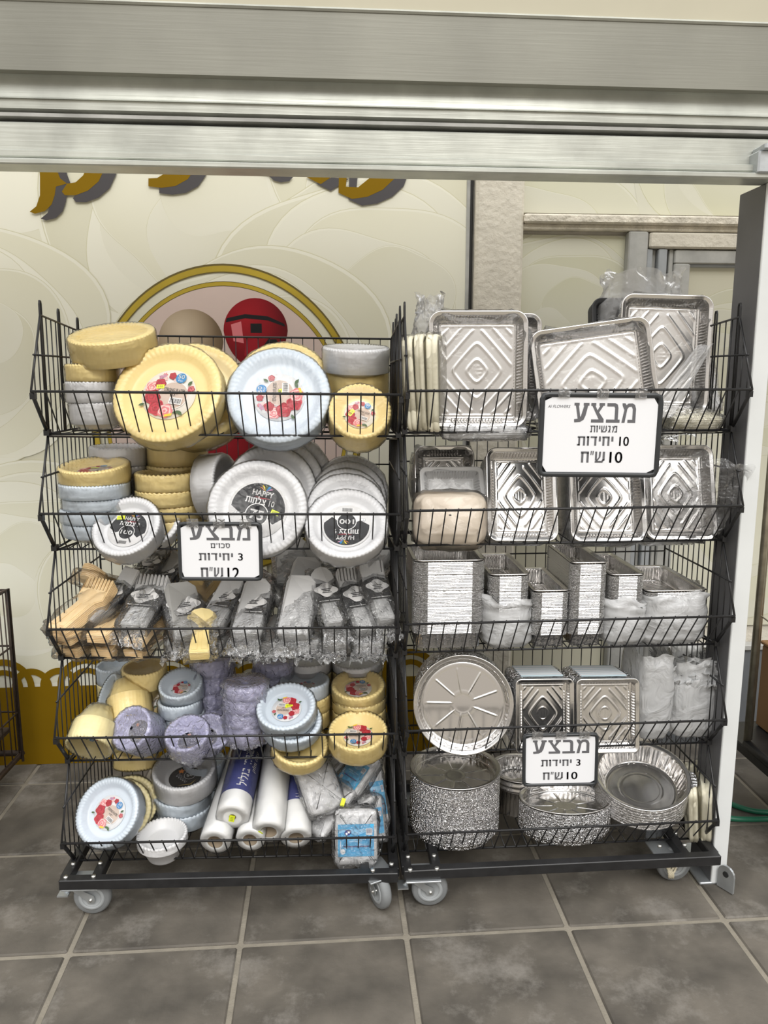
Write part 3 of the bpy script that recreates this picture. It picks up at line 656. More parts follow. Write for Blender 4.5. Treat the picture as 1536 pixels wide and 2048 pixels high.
# ------------------------------------------------------------------ packs of plates and bowls
PK = {}
def pack_meshes(R, h, col, kind):
    key = (round(R, 3), round(h, 3), col, kind)
    if key in PK: return PK[key]
    N = 240; o = circ(R, N); fl_ = 60 if R > .09 else 40
    tail = {'plate': .012, 'bowl': .022, 'deep': .05}[kind]; amp = .0009 if kind == 'plate' else .00035
    dp = min(h*.8, {'plate': .016, 'bowl': .02, 'deep': .04}[kind]); wl_ = {'plate': .30, 'bowl': .40, 'deep': .38}[kind]
    prof_ = [(R, -tail), (R*.40, -tail), (R*.36, -tail*.9), (R*.12, -tail*.08), (R*.03, 0)]
    n = max(3, int(h/.0034)); k1 = len(prof_)
    for k in range(n): z = .001+(h-.002)*k/n; prof_ += [(0, z), (amp*1.6, z+(h-.002)/n*.5)]
    k2 = len(prof_); rim = R*(.17 if kind == 'plate' else .13)
    prof_ += [(0, h-.001), (R*.025, h+.0025), (rim*.5, h+.004), (rim, h+.002)]; k3 = len(prof_)
    prof_ += [(rim+R*.03, h-.002), (R*wl_*.9, h-dp*.85), (R*wl_, h-dp), (R*(wl_+.06), h-dp-.001), (R*.7, h-dp), (R*.999, h-dp)]
    def disp(k, i, zo):
        if k2 <= k < k3: a = math.sin(2*PI*fl_*i/N + (k-k2)*1.1); return (a*.001, a*.0021*min(1, R/.09) if k > k2 else 0.)
        if k1 <= k < k2: return .0006*math.sin(2*PI*fl_*i/N)*(1 if k == k2-1 else .3)+.0007*nz(i*.08, k*.23, R*50)
        return 0.
    mb = MB(); mb.sweep(o, prof_, disp, cap0=False)
    body = mb.mesh('stacked_plates', [col])
    # clear film stretched over the pack
    fm = MB(); of = circ(R+.0035, 64); wob = lambda k, i, zo: .0022*nz(i*.45, k*1.7, R*37+h*90)+.001*math.sin(i*1.7+k)
    fm.sweep(of, [(R*.75, -tail-.002), (R*.4, -tail-.003), (R*.18, -tail*.3), (.001, .002), (0, h*.35), (.0005, h*.7), (0, h-.001), (R*.05, h+.006), (R*.2, h+.0045), (R*.5, h+.001), (R*.98, h-.001)], wob)
    f = fm.mesh('wrap_film', ['film'])
    PK[key] = (body, f, R*(1-wl_)*.92, h-dp+.0012); return PK[key]
NPACK = [0]
COLNAME = {}
def pack(F, px, py, v, yaw, el, spin, R, h, col, kind, lab, label, group=None, sticker=None, at=None, film='film'):
    p = at if at is not None else F.pt(px, py, v)
    d = direction(yaw, el); M = orient(p - d*h, d, spin)
    body, f, lr, lzz = pack_meshes(R, h, col, kind)
    nm = 'plate_pack' if kind == 'plate' else 'bowl_pack'
    t = thing(nm, label, 'plates' if kind == 'plate' else 'bowls', M, group)
    link('stacked_plates' if kind == 'plate' else 'stacked_bowls', body, t)
    if film:
        if film != 'film' and f.materials[0].name != film: f = f.copy(); f.materials[0] = MATS[film]
        link('wrap_film', f, t)
    if lab:
        s = {'floral': (.78 if kind == 'plate' else .92)}.get(lab, .93)
        L = link('paper_label', label_mesh(lab, round(lr*s, 3), *(('STRONG PLATES', '10"') if kind == 'plate' else ('STRONG SOUP', 'BOWLS'))), t, Matrix.Translation((0, 0, lzz+.0006)))
        if sticker:
            sb = MB(); a, b_, q = sticker; sb.poly([(-.011, -.006), (.011, -.006), (.011, .006), (-.011, .006)], 0); sb.add([(-.011, -.006, -.0003), (.011, -.006, -.0003), (.011, .006, -.0003), (-.011, .006, -.0003)], [(3, 2, 1, 0)])
            for j in range(3): sb.poly([(-.007+.005*j, -.003), (-.0035+.005*j, -.003), (-.0035+.005*j, .003), (-.007+.005*j, .003)], .0002, 1)
            sb.build('price_sticker', ['sticker', 'sticker_ink'], L, Matrix.Translation((a*lr, b_*lr, .0035)) @ Matrix.Rotation(math.radians(q), 4, 'Z'))
    return t
def column(F, px, py, v, tier, R, items, yaw=0, el=90, lab=None, spin=0, kind='plate', sticker=None, group=None, wob=.004):
    # packs lying flat on one another: the top face is seen at the pixel, the lowest rests on the basket floor
    top = F.pt(px, py, v); z = top.z; tails = .012 if kind == 'plate' else .022
    tot = sum(i[0] for i in items); avail = z - FLO[tier] - .004 - .012 - tails*(len(items))*0 ; k = avail/tot
    for j, (hh, col, label) in enumerate(items):
        h = hh*k; d = direction(yaw, el) if j == 0 else Vector((0, 0, 1))
        q = Vector((top.x + (random.uniform(-wob, wob) if j else 0), top.y + (random.uniform(-wob, wob) if j else 0), z))
        kd = kind
        hb = h if j < len(items) else h
        M = orient(q - d*(h-.002), d, spin if j == 0 else random.uniform(0, 90))
        body, f, lr, lzz = pack_meshes(R, round(h-.004, 3), col, kd)
        t = thing('plate_pack' if kd == 'plate' else 'bowl_pack', label, 'plates' if kd == 'plate' else 'bowls', M, group)
        link('stacked_plates' if kd == 'plate' else 'stacked_bowls', body, t); link('wrap_film', f, t)
        if lab and j == 0:
            L = link('paper_label', label_mesh(lab, round(lr*.8, 3)), t, Matrix.Translation((0, 0, lzz+.0006)))
            if sticker:
                sb = MB(); sb.poly([(-.011, -.006), (.011, -.006), (.011, .006), (-.011, .006)]); sb.build('price_sticker', 'sticker', L, Matrix.Translation((sticker[0]*lr, sticker[1]*lr, .0035)))
        z -= h
# ------------------------------------------------------------------ foil trays
TR = {}
def emboss(x, y, hw, hl):
    def rid(d, wd=.0024): return math.exp(-(d/wd)**2)
    inw, inl = hw-.006, hl-.006; e = 0.
    if abs(x) < inw and abs(y) < inl:
        s = .5*(hw/.1); A = 1.0; B = hw/hl*1.05
        soft = lambda t, q: (t*t+q*q)**.5
        d = soft(x, .008)*A + soft(y, .008)*B
        for q in (.34, .70, 1.06, 1.40, 1.74):
            if q > .8 and (abs(x) < .012): continue
            e = max(e, rid((d-hw*q)*.75, .002))
        m = min(1, (inw-abs(x))/.005, (inl-abs(y))/.005); e *= max(0, m)
        if (x*x+y*y)**.5 < .016: e = .3*(.5+.5*math.sin(x*2200))*(.5+.5*math.sin(y*1500))
    e = max(e, rid(min(hw-.004-abs(x), hl-.004-abs(y)), .002)*.8)
    return e
def tray_mesh(hw, hl, dep, cr, slope, mm='foil', round_=False, wrinkle=False, key=None):
    key = key or ('t', hw, hl, dep, cr, slope, mm, round_)
    if key in TR: return TR[key]
    N = (760 if hw > .08 else 420) if not round_ else 320
    o = circ(hw, N) if round_ else rrect(hw, hl, cr, N)
    prof_ = [(.003, dep-.003), (-.0005, dep-.002), (.0005, dep+.0008), (.0035, dep+.0012), (.0055, dep-.001), (.0105, dep-.0012), (.0125, dep-.003)]
    k0 = len(prof_)
    for f in (.05, .1, .3, .55, .8, .9, .97): prof_.append((.013+(slope-.013)*f, (dep-.003)*(1-f)+.002*f))
    k1 = len(prof_); prof_ += [(slope+.001, .001), (slope+.005, 0)]
    def disp(k, i, zo):
        if 1 <= k < 4: return .0005*nz(i*.7, k, 3)
        if k0+1 <= k < k1-1:
            if wrinkle: return .0035*nz(i*.28, k*.25, 5)+.002*nz(i*.9, k*.1, 9)
            if zo is None: return .0022*nz(i*.35, k*.4, 4)+.0012*nz(i*.9, k, 2)
            d, L = zo; e = min(d, L-d)
            if e < L*.14: return .0016*nz(i*.6, k*.5, 7)
            return .0019*math.sin(2*PI*d/.0085)
        return 0.
    mb = MB(); mb.sweep(o, prof_, disp)
    if round_:
        rb = hw-slope-.005; K = 22; vs = [(0, 0, .0)]; fs = []
        for k in range(1, K+1):
            r = rb*k/K
            for i in range(N):
                a = 2*PI*i/N; e = 0.
                e = math.exp(-((r-rb*.26)/.0022)**2)
                if rb*.28 < r < rb*.88:
                    aa = ((a/(2*PI/9)) % 1.-.5)*(2*PI/9)*r; e = max(e, math.exp(-(aa/.0022)**2))
                e = max(e, .8*math.exp(-((r-rb*.95)/.002)**2))
                if wrinkle: e = .8*math.exp(-((r-rb*.6)/.0025)**2)+.6*math.exp(-((r-rb*.95)/.002)**2)
                if k == K: e = 0
                vs.append((r*math.cos(a), r*math.sin(a), e*.0019))
        for i in range(N): fs.append((0, 1+i, 1+(i+1) % N))
        for k in range(1, K):
            for i in range(N): j = (i+1) % N; fs.append((1+(k-1)*N+i, 1+k*N+i, 1+k*N+j, 1+(k-1)*N+j))
        mb.add(vs, fs)
    else:
        bw, bl = hw-slope-.005, hl-slope-.005; c = max(.004, cr-slope-.005); nx, ny = 68, int(68*bl/bw); nx = min(nx, 72); ny = min(ny, 96)
        vs = []; fs = []
        for j in range(ny+1):
            for i in range(nx+1):
                x = -bw+2*bw*i/nx; y = -bl+2*bl*j/ny
                ax, ay = abs(x)-(bw-c), abs(y)-(bl-c)
                if ax > 0 and ay > 0:
                    q = (ax*ax+ay*ay)**.5
                    if q > c: ax, ay = ax*c/q, ay*c/q; x = math.copysign(bw-c+ax, x); y = math.copysign(bl-c+ay, y)
                ed = i in (0, nx) or j in (0, ny)
                vs.append((x, y, 0 if ed else .0021*emboss(x, y, bw, bl)))
        for j in range(ny):
            for i in range(nx): k = j*(nx+1)+i; fs.append((k, k+1, k+nx+2, k+nx+1))
        mb.add(vs, fs)
    TR[key] = mb.mesh('tray', [mm]); return TR[key]
def nested_mesh(hw, hl, h, cr, pitch, tail, slope, mm='foil_ribbed', round_=False, amp=.0022, N=None):
    key = ('n', hw, hl, h, cr, pitch, tail, slope, mm, round_)
    if key in TR: return TR[key]
    N = N or 120; o = circ(hw, N) if round_ else rrect(hw, hl, cr, N)
    pr = [(min(hw, hl)*.98, -tail), (slope*.98, -tail), (slope*.9, -tail*.97), (.012, -.004), (.006, -.001)]; k0 = len(pr)
    n = max(2, int(h/pitch))
    for k in range(n): z = h*k/n; pr += [(0, z), (0, z+h/n*.35), (amp, z+h/n*.6), (amp, z+h/n*.95)]
    def disp(k, i, zo):
        if 1 < k < k0-1: return .0022*math.sin(i*2.2)*(1 if k < 3 else .5)
        if k >= k0: return .0007*nz(i*.3, (k-k0)//4*3.3, 1)+.0012*nz(0, (k-k0)//4*1.3, 4)-(.003 if ((k-k0)//4) % 11 == 7 else 0)
        return 0.
    mb = MB(); mb.sweep(o, pr, disp)
    if not round_ and mm == 'foil_ribbed':      # the pleated corners are rougher than the pressed sides
        cz_ = [z is None or min(z[0], z[1]-z[0]) < .07*z[1] for (_, _, _, _, z) in o]
        mb.mi = [1 if cz_[f % N] and f//N >= k0-1 else 0 for f in range(len(mb.f))]
    TR[key] = mb.mesh('nested_trays', [mm, 'foil_corner']); return TR[key]
def shell_mesh(name, hx, hy, hz, seed, mm, amp=.006, p=3.2, n=40, m_=22, freq=28.):
    vs = []; fs = []
    def sp(t, e): return math.copysign(abs(t)**e, t)
    for j in range(m_+1):
        b_ = -PI/2+PI*j/m_
        for i in range(n):
            a = 2*PI*i/n; x = hx*sp(math.cos(b_), 2/p)*sp(math.cos(a), 2/p); y = hy*sp(math.cos(b_), 2/p)*sp(math.sin(a), 2/p); z = hz*sp(math.sin(b_), 2/p)
            q = Vector((x, y, z)); d = 1+(amp*(nz(x*freq+seed, y*freq, z*freq)+.6*nz(x*freq*2.7, y*freq*2.7+seed, z*freq*2.7)))/max(.02, min(q.length, .06)); vs.append(q*d)
    for j in range(m_):
        for i in range(n): k = (i+1) % n; fs.append((j*n+i, j*n+k, (j+1)*n+k, (j+1)*n+i))
    mb = MB(); mb.add(vs, fs); return mb.mesh(name, [mm])
def foil(F, px, py, v, yaw, el, spin, wpx, hpx, dep, thick, label, group=None, film=None, cr=.03, slope=.026, mm='foil', name='foil_tray_stack', pitch=.005, round_=False, nm_='foil_ribbed', wrinkle=False, tail=None, cat='foil trays', at=None, frontm=None):
    # the rim of the foremost tray is centred at the pixel; the rest nest behind it
    m_ = F.m(px, py, v); hw, hl = round(wpx*m_/2, 3), round(hpx*m_/2, 3)
    p = at if at is not None else F.pt(px, py, v); d = direction(yaw, el); M = orient(p-d*(thick+dep*0), d, spin)
    t = thing(name, label, cat, M, group)
    link('front_tray', tray_mesh(hw, hl, dep, cr, slope, frontm or mm, round_, wrinkle), t, Matrix.Translation((0, 0, thick-dep)))
    if thick > .012: stuff(link('nested_trays', nested_mesh(hw-.001, hl-.001, round(thick-.004, 3), cr, pitch, tail if tail is not None else dep*.8, slope, nm_, round_), t))
    if film:
        link('wrap_film', shell_mesh('wrap_film', hw+.006, hl+.006, (thick+dep*.6)/2+.006, px, film, .007, 5.), t, Matrix.Translation((0, 0, (thick-dep*.6)/2)))
    return t
def bag_mesh(hx, hy, hz, seed, mm, ruf=.25, amp=.010, top=1.0, n=84, m_=36, lean=0.):
    o = rrect(hx, hy, min(hx, hy)*.6, n); pr = []
    for k in range(m_+1):
        f = k/m_; z = hz*f
        bul = -.004*math.sin(PI*min(1, f/(1-ruf)))
        ins = .012*(1-min(1, f*9)) + bul
        if f > 1-ruf: g = (f-(1-ruf))/ruf; ins = min(hx, hy)*(.45*math.sin(PI*g*.75)*top)
        pr.append((ins, z))
    pr = [(min(hx, hy)*.9, 0)] + pr
    def disp(k, i, zo):
        f = k/m_; a = amp*(.5+ (1.5*max(0, (f-(1-ruf))/ruf)))
        x = i/n*2*PI
        d = a*(nz(2*math.cos(x)+seed, 2*math.sin(x), f*3+seed)+.6*nz(4*math.cos(x)+f*3, 4*math.sin(x)+seed, f*7)+.35*abs(nz(8*math.cos(x)-f*5, 8*math.sin(x)+seed, f*14)))
        return (d, a*.9*nz(2.5*math.cos(x)+seed, 2.5*math.sin(x)+9, 1.)*(f > 1-ruf*.6))
    mb = MB(); mb.sweep(o, pr, disp)
    mb.v = [(x+lean*z, y, z) for x, y, z in mb.v]
    return mb.mesh('plastic_bag', [mm])
# ------------------------------------------------------------------ cutlery
def outline(pts):
    n = len(pts); out = []
    for i in range(n):
        a, b_, c = pts[i-1], pts[i], pts[(i+1) % n]; tx, ty = c[0]-a[0], c[1]-a[1]; l = math.hypot(tx, ty) or 1
        out.append((b_[0], b_[1], ty/l, -tx/l, None))
    return out
def cut_outline(style, wd, L):
    h = wd/2; R = []
    if style == 'fork':                         # two columns of forks side by side, tines at the far end (+y)
        R = [(-h*.62, -L/2), (h*.62, -L/2), (h*.66, -L/2+.01), (h*.6, 0), (h*.62, L*.12), (h, L*.2), (h, L*.47)]
        k = 8
        for i in range(k):
            x1 = h-2*h*i/k; x0 = h-2*h*(i+1)/k; g = (x1-x0)*.28
            R += [(x1-g*.3, L*.5), (x0+g*1.6, L*.5), (x0+g, L*.34), (x0+g*.2, L*.34)]
        R += [(-h, L*.47), (-h, L*.2), (-h*.62, L*.12), (-h*.6, 0), (-h*.66, -L/2+.01)]
    elif style == 'spoon':
        R = [(-h*.55, -L/2), (h*.55, -L/2), (h*.6, -L/2+.01), (h*.5, 0), (h*.5, L*.12)]+[(h*math.cos(a), L*.3+L*.2*math.sin(a)) for a in [(-50+28*i)*PI/180 for i in range(11)]]+[(-h*.5, L*.12), (-h*.5, 0), (-h*.6, -L/2+.01)]
    else:
        R = [(-h*.8, -L/2), (h*.8, -L/2), (h*.86, -L/2+.008), (h*.86, L*.1), (h, L*.16), (h*.9, L*.42), (h*.5, L*.5), (-h*.6, L*.5), (-h*.86, L*.42), (-h*.86, -L/2+.008)]
    return outline(R)
CU = {}
def cutlery(p, az, tilt, roll, style, wd, L, th, mm, card, label, group, seed=0, cat='cutlery'):
    M = Matrix.Translation(p) @ Matrix.Rotation(math.radians(az), 4, 'Z') @ Matrix.Rotation(math.radians(tilt), 4, 'X') @ Matrix.Rotation(math.radians(roll), 4, 'Y')
    t = thing('cutlery_pack', label, cat, M, group)
    key = (style, wd, L, th, mm)
    if key not in CU:
        o = cut_outline(style, wd, L); n = max(4, int(th/.0045)); pr = []
        for k in range(n): z = -th/2+th*k/n; pr += [(0, z), (0, z+th/n*.5), (.0024, z+th/n*.6), (.0024, z+th/n*.97)]
        mb = MB(); mb.sweep(o, pr, lambda k, i, zo: .0006*nz(i*2., k//4*2., 1), cap0=True, cap1=True, smooth=False)
        # bent fork heads and a moulded groove along the handles
        mb.v = [(x, y, z+(.25*(y-L*.1)**2/L*4 if y > L*.1 else 0)) for x, y, z in mb.v]
        for s in (-1, 1): mb.box((s*wd*.15, -L*.18, th/2+.0008), (wd*.18, L*.5, .0016), bev=.0005)
        CU[key] = mb.mesh('cutlery', [mm])
    link({'fork': 'forks', 'spoon': 'spoons', 'knife': 'knives'}[style], CU[key], t)
    if card:
        cb = MB(); a = wd/2+.003; y0, y1 = -L*.13, L*.28; z = th/2+.0045
        vs = []; seg = [(-a, -th*.3), (-a, z-.006), (-a*.82, z), (0, z+.003), (a*.82, z), (a, z-.006), (a, -th*.3)]
        for y in (y0, y1):
            for x, q in seg: vs.append((x, y, q))
        k = len(seg); cb.add(vs, [(i, i+1, k+i+1, k+i) for i in range(k-1)], 0, True)
        cb.add([(x*.97, y, q-.0012) for x, y, q in vs], [(i, k+i, k+i+1, i+1) for i in range(k-1)], 0, True)
        ym = (y0+y1)/2; cb.poly(lobed(0, ym+.004, a*.55, 4, .14, .5), z+.0045, 1, Matrix.Diagonal((1.45, 1, 1, 1)))
        for j in range(3): cb.box((0, ym-.006+.006*j, z+.0052), (a*(.7-.15*(j % 2)), .0022, .0003), 2)
        cb.box((0, y0+.004, z+.0025), (a*1.5, .0022, .0008), 1); cb.build('card_label', ['p_black', 'p_white', 'p_black'], t)
    fm_ = 'film_thick' if mm in ('silver_plastic', 'grey_plastic') else 'film'; fk = ('f', wd, L, th, seed % 3, fm_)
    if fk not in CU:
        me = shell_mesh('wrap_film', wd/2+.007, L/2+.016, th/2+.010, seed % 3*7, fm_, .009, 4.5, 44, 20, 36.)
        CU[fk] = me
    link('wrap_film', CU[fk], t)
    if fm_ == 'film': return t
    tk = ('tail', wd, L, seed % 4)
    if tk not in CU:                            # gathered end of the clear sleeve, crumpled and drooping
        vs = []; fs = []; nu, nv = 14, 8; sd = seed % 4*5.1
        for j in range(nv+1):
            for i in range(nu+1):
                f = j/nv; u_ = (i/nu-.5)*2; w_ = wd*(.5+.12*f)
                vs.append((u_*w_+.006*nz(i*.6, f*3, sd), -L/2-.006-.05*f+.008*nz(i*.7+sd, f*2, 1), -.014*f*f+f*.022*nz(i*.75+sd, f*3.5, 2)+.006*math.sin(i*2.1+f*4)*f))
        for j in range(nv):
            for i in range(nu): k = j*(nu+1)+i; fs.append((k, k+1, k+nu+2, k+nu+1))
        mb = MB(); mb.add(vs, fs); CU[tk] = mb.mesh('film_tail', ['film_thick'])
    link('film_tail', CU[tk], t)
    return t
def soft_pack(p, az, tilt, roll, hx, hy, hz, mm, label, cat='napkins', group=None, card=None, seed=0, name='napkin_pack', film='film_thick', folds=True):
    M = Matrix.Translation(p) @ Matrix.Rotation(math.radians(az), 4, 'Z') @ Matrix.Rotation(math.radians(tilt), 4, 'X') @ Matrix.Rotation(math.radians(roll), 4, 'Y')
    t = thing(name, label, cat, M, group)
    n = max(3, int(hz*2/.0045)); pr = [(min(hx, hy)*.98, -hz)]
    for k in range(n): z = -hz+2*hz*k/n; e = .004*(abs(k-n/2)/(n/2))**3; pr += [(e, z), (e, z+2*hz/n*.5), (e+.0016, z+2*hz/n*.7), (e+.0016, z+2*hz/n*.95)]
    pr.append((min(hx, hy)*.3, hz+.002)); pr.append((min(hx, hy)*.98, hz+.003))
    mb = MB(); mb.sweep(rrect(hx, hy, min(hx, hy)*.22, 56), pr, lambda k, i, zo: .0016*nz(i*.25+seed, k//4*1.7, seed))
    mb.build('folded_sheets', mm, t)
    if card:
        cb = MB(); z = hz+.0055; cb.box((0, -hy*.1, z), (hx*1.7, hy*1.15, .0008), 0)
        c = Matrix.Translation((0, 0, z+.0006))
        cb.poly([(-hx*.8, hy*.15)]+[(-hx*.8+hx*1.6*i/10, hy*(.15+.06*math.sin(i*.9))) for i in range(11)]+[(hx*.8, hy*.3), (-hx*.8, hy*.3)], .0, 1, c)
        cb.disc(-hx*.38, hy*.18, hx*.17, hx*.13, .0002, 2, 18, .4, c); cb.disc(-hx*.33, hy*.2, hx*.06, None, .0004, 3, 12, 0, c); cb.disc(-hx*.44, hy*.14, hx*.05, None, .0004, 3, 12, 0, c)
        for j, (y, w_) in enumerate(((-.05, .9), (-.13, .6), (-.32, 1.2))): cb.box((-.0*hx, y*hy, .0003), (w_*hx, .05*hy, .0002), 2 if j == 2 else 1, c)
        cb.box((hx*.62, hy*.2, .0002), (hx*.3, hy*.24, .0002), 3, c)
        for j in range(7): cb.box((hx*(.52+.034*j), hy*.22, .0005), (hx*.014, hy*.16, .0002), 2, c)
        cb.disc(-hx*.62, -hy*.5, hx*.12, hy*.1, .0004, 3, 16, 0, c); cb.box((-hx*.72, -hy*.3, .0003), (hx*.03, hy*.36, .0002), 3, c)
        cb.build('printed_card', ['p_sky', 'pale_blue', 'p_navy', 'p_white'], t)
    if film: link('wrap_film', shell_mesh('wrap_film', hx+.008, hy+.010, hz+.009, seed, film, .008, 4.5, 44, 20, 34.), t)
    return t
mat('foil_corner', (.68, .68, .68), .25, 1., bump=1., bscale=330, bdist=.01, detail=2)
mat('pale_blue', (.30, .62, .85), .4)
mat('lid_blue', (.55, .68, .74), .5)
# ------------------------------------------------------------------ goods on the left rack
def PP(F, px, py, v, yaw, el, spin, wpx, hpx, col, kind, lab, label, group=None, sticker=None, film='film'):
    m_ = F.m(px, py, v); return pack(F, px, py, v, yaw, el, spin, round(wpx*m_/2, 3), round(hpx*m_, 3), col, kind, lab, label, group, sticker, None, film)
def CC(F, px, py, v, tier, wpx, items, **k):
    m_ = F.m(px, py, v); column(F, px, py, v, tier, round(wpx*m_/2, 3), items, **k)
L = RL
# tier 1
g = 'packs of plates in the top left basket'
column(L, 184, 731, .24, 0, .070, [(40, 'cream', 'flat cream plate pack under the tilted one, top left basket'), (50, 'white', 'white plate pack under the cream one in the top basket\'s left column'), (52, 'white', 'lowest white plate pack of the top basket\'s left column')], group=g)
PP(L, 223, 668, .25, -8, 72, 0, 168, 48, 'cream', 'plate', None, 'tilted cream plate pack on top of the left column, highest pack of the left rack', g)
PP(L, 392, 782, .215, 14, 24, 0, 205, 75, 'cream', 'plate', None, 'large cream plate pack standing behind the rose-labelled cream one', g)
PP(L, 334, 784, .135, -6, 30, -8, 222, 40, 'cream', 'plate', 'floral', 'large cream plate pack with oval rose label, front of the top basket', g, sticker=(-.3, .2, 10))
PP(L, 566, 775, .25, 4, 24, 0, 196, 50, 'cream', 'plate', None, 'large cream plate pack standing behind the white one in the top basket', g)
PP(L, 557, 790, .145, 2, 26, 90, 206, 42, 'blue_white', 'plate', 'floral', 'large white plate pack with rose label turned sideways, top basket', g, sticker=(.2, -.1, -75))
CC(L, 712, 735, .31, 0, 130, [(60, 'cream', 'cream bowl pack lying under the white one at the right end of the top basket')], kind='bowl', group=g)
PP(L, 712, 697, .28, 10, 82, 0, 132, 45, 'white', 'bowl', 'floral', 'white bowl pack lying on top at the right end of the top left basket', g)
PP(L, 720, 822, .115, 4, 32, -20, 125, 62, 'cream', 'bowl', 'floral', 'small cream bowl pack with rose label leaning at the right end of the top basket', g, sticker=(-.5, -.1, 70))
# tier 2
g = 'packs of plates in the second left basket'
CC(L, 240, 893, .36, 1, 116, [(28, 'white', 'white pack on top of the back left column, second basket'), (26, 'white', 'white pack second from the top of the back left column'), (30, 'white', 'white pack third from the top of the back left column'), (36, 'white', 'lowest white pack of the back left column')], group=g)
CC(L, 353, 884, .36, 1, 118, [(36, 'cream', 'cream pack on top of the tall cream column at the back'), (30, 'cream', 'cream pack second from the top of the tall cream column'), (30, 'cream', 'cream pack third from the top of the tall cream column'), (34, 'cream', 'lowest cream pack of the tall cream column at the back')], group=g)
CC(L, 188, 930, .2, 1, 136, [(42, 'cream', 'cream pack with rose label lying on the white front left column'), (33, 'blue_white', 'white pack just under the cream rose-labelled one, front left column'), (28, 'blue_white', 'white pack third down in the front left column'), (30, 'blue_white', 'white pack fourth down in the front left column'), (34, 'blue_white', 'lowest white pack of the front left column')], lab='floral', el=82, yaw=-5, sticker=(-.1, .3), group=g)
CC(L, 334, 945, .24, 1, 126, [(36, 'cream', 'cream pack with rose label on top of the shorter cream column'), (32, 'cream', 'cream pack second from the top of the shorter cream column'), (30, 'cream', 'cream pack third from the top of the shorter cream column'), (30, 'cream', 'lowest cream pack of the shorter cream column')], lab='floral', group=g)
PP(L, 300, 1038, .16, 8, 34, 0, 118, 30, 'white', 'plate', None, 'white plate pack leaning behind the black-labelled one, second basket', g)
PP(L, 252, 1052, .09, -6, 42, -6, 138, 34, 'white', 'plate', 'happy100', 'small white plate pack with black 100 label leaning in the second left basket', g, sticker=(-.5, .5, 10))
PP(L, 452, 972, .24, 78, 6, 0, 130, 46, 'white', 'plate', None, 'white plate pack standing edge-on left of the large 75 pack', g)
for k, (dx, dy, dv) in enumerate(((62, -40, .30), (46, -28, .25), (30, -17, .2))):
    PP(L, 514+dx, 990+dy+8, dv, 18, 14, 0, 182, 30, 'white', 'plate', None, ('rearmost of the three large white packs behind the 75 pack', 'middle one of the three large white packs behind the 75 pack', 'foremost of the three large white packs behind the 75 pack')[k], g)
PP(L, 515, 1016, .1, 4, 22, -14, 198, 26, 'white', 'plate', 'happy75', 'large white plate pack with black 75 label, middle of the second basket', g, sticker=(.55, .0, -10))
for k, (dx, dy, dv) in enumerate(((12, -58, .31), (8, -46, .26), (4, -32, .21))):
    PP(L, 690+dx, 1042+dy, dv, 8, 22, 0, 150, 26, 'white', 'plate', None, ('rearmost white pack of the row at the right end, second basket', 'second white pack from the back of the row at the right end', 'third white pack from the back of the row at the right end')[k], g)
PP(L, 693, 1020, .155, 4, 32, 0, 160, 22, 'white', 'plate', None, 'white pack right behind the upside-down 100 label', g)
PP(L, 693, 1046, .09, 2, 44, 178, 165, 34, 'white', 'plate', 'happy100', 'white plate pack with its black 100 label upside down', g)
# tier 4
g = 'packs of bowls and plates in the fourth left basket'
CC(L, 232, 1330, .38, 3, 76, [(32, 'blue_white', 'white bowl pack on top of the cream one in the back left corner, fourth basket'), (60, 'cream_pale', 'cream bowl pack in the back left corner of the fourth basket')], kind='bowl', group=g)
PP(L, 288, 1335, .27, 0, 86, 0, 84, 36, 'cream', 'deep', 'dark', 'cream bowl pack standing upright at the back left, fourth basket', g)
PP(L, 216, 1384, .25, -60, 30, 20, 74, 52, 'blue_white', 'deep', 'dark', 'white bowl pack lying tipped on its side behind the cream ones, fourth basket', g)
PP(L, 296, 1402, .23, 20, 35, 10, 78, 30, 'cream', 'bowl', 'floral', 'cream bowl pack with rose label facing out, half hidden by the tipped cream pack', g)
PP(L, 262, 1440, .18, 20, -50, 0, 86, 48, 'cream', 'deep', None, 'cream bowl pack tipped face down above the lilac bowl', g)
PP(L, 214, 1460, .2, -20, 40, 0, 70, 40, 'cream_pale', 'deep', None, 'cream bowl pack behind the rose-labelled front left one', g)
PP(L, 178, 1494, .08, -4, -34, 180, 92, 46, 'cream_pale', 'deep', 'floral', 'cream bowl pack tipped towards the floor in the front left corner, fourth basket', g)
CC(L, 361, 1366, .22, 3, 86, [(50, 'blue_white', 'white bowl pack with rose label on top of another, fourth basket'), (40, 'blue_white', 'white bowl pack under the rose-labelled one, fourth basket'), (60, 'blue_white', 'white bowl pack at the foot of the small white column')], kind='bowl', lab='floral', el=68, group=g)
PP(L, 262, 1456, .09, -22, 38, 20, 88, 60, 'lilac', 'deep', 'dark', 'lilac bowl pack with black label tilted to the left, front of the fourth basket', g, film='film_lilac')
PP(L, 424, 1462, .14, 40, 45, 0, 74, 44, 'lilac', 'deep', 'dark', 'lilac bowl pack tipped to the right beside the flatter lilac pack', g, film='film_lilac')
PP(L, 374, 1466, .08, 0, 62, 0, 86, 40, 'lilac', 'deep', 'dark', 'flat lilac bowl pack in the middle of the fourth basket front', g, film='film_lilac')
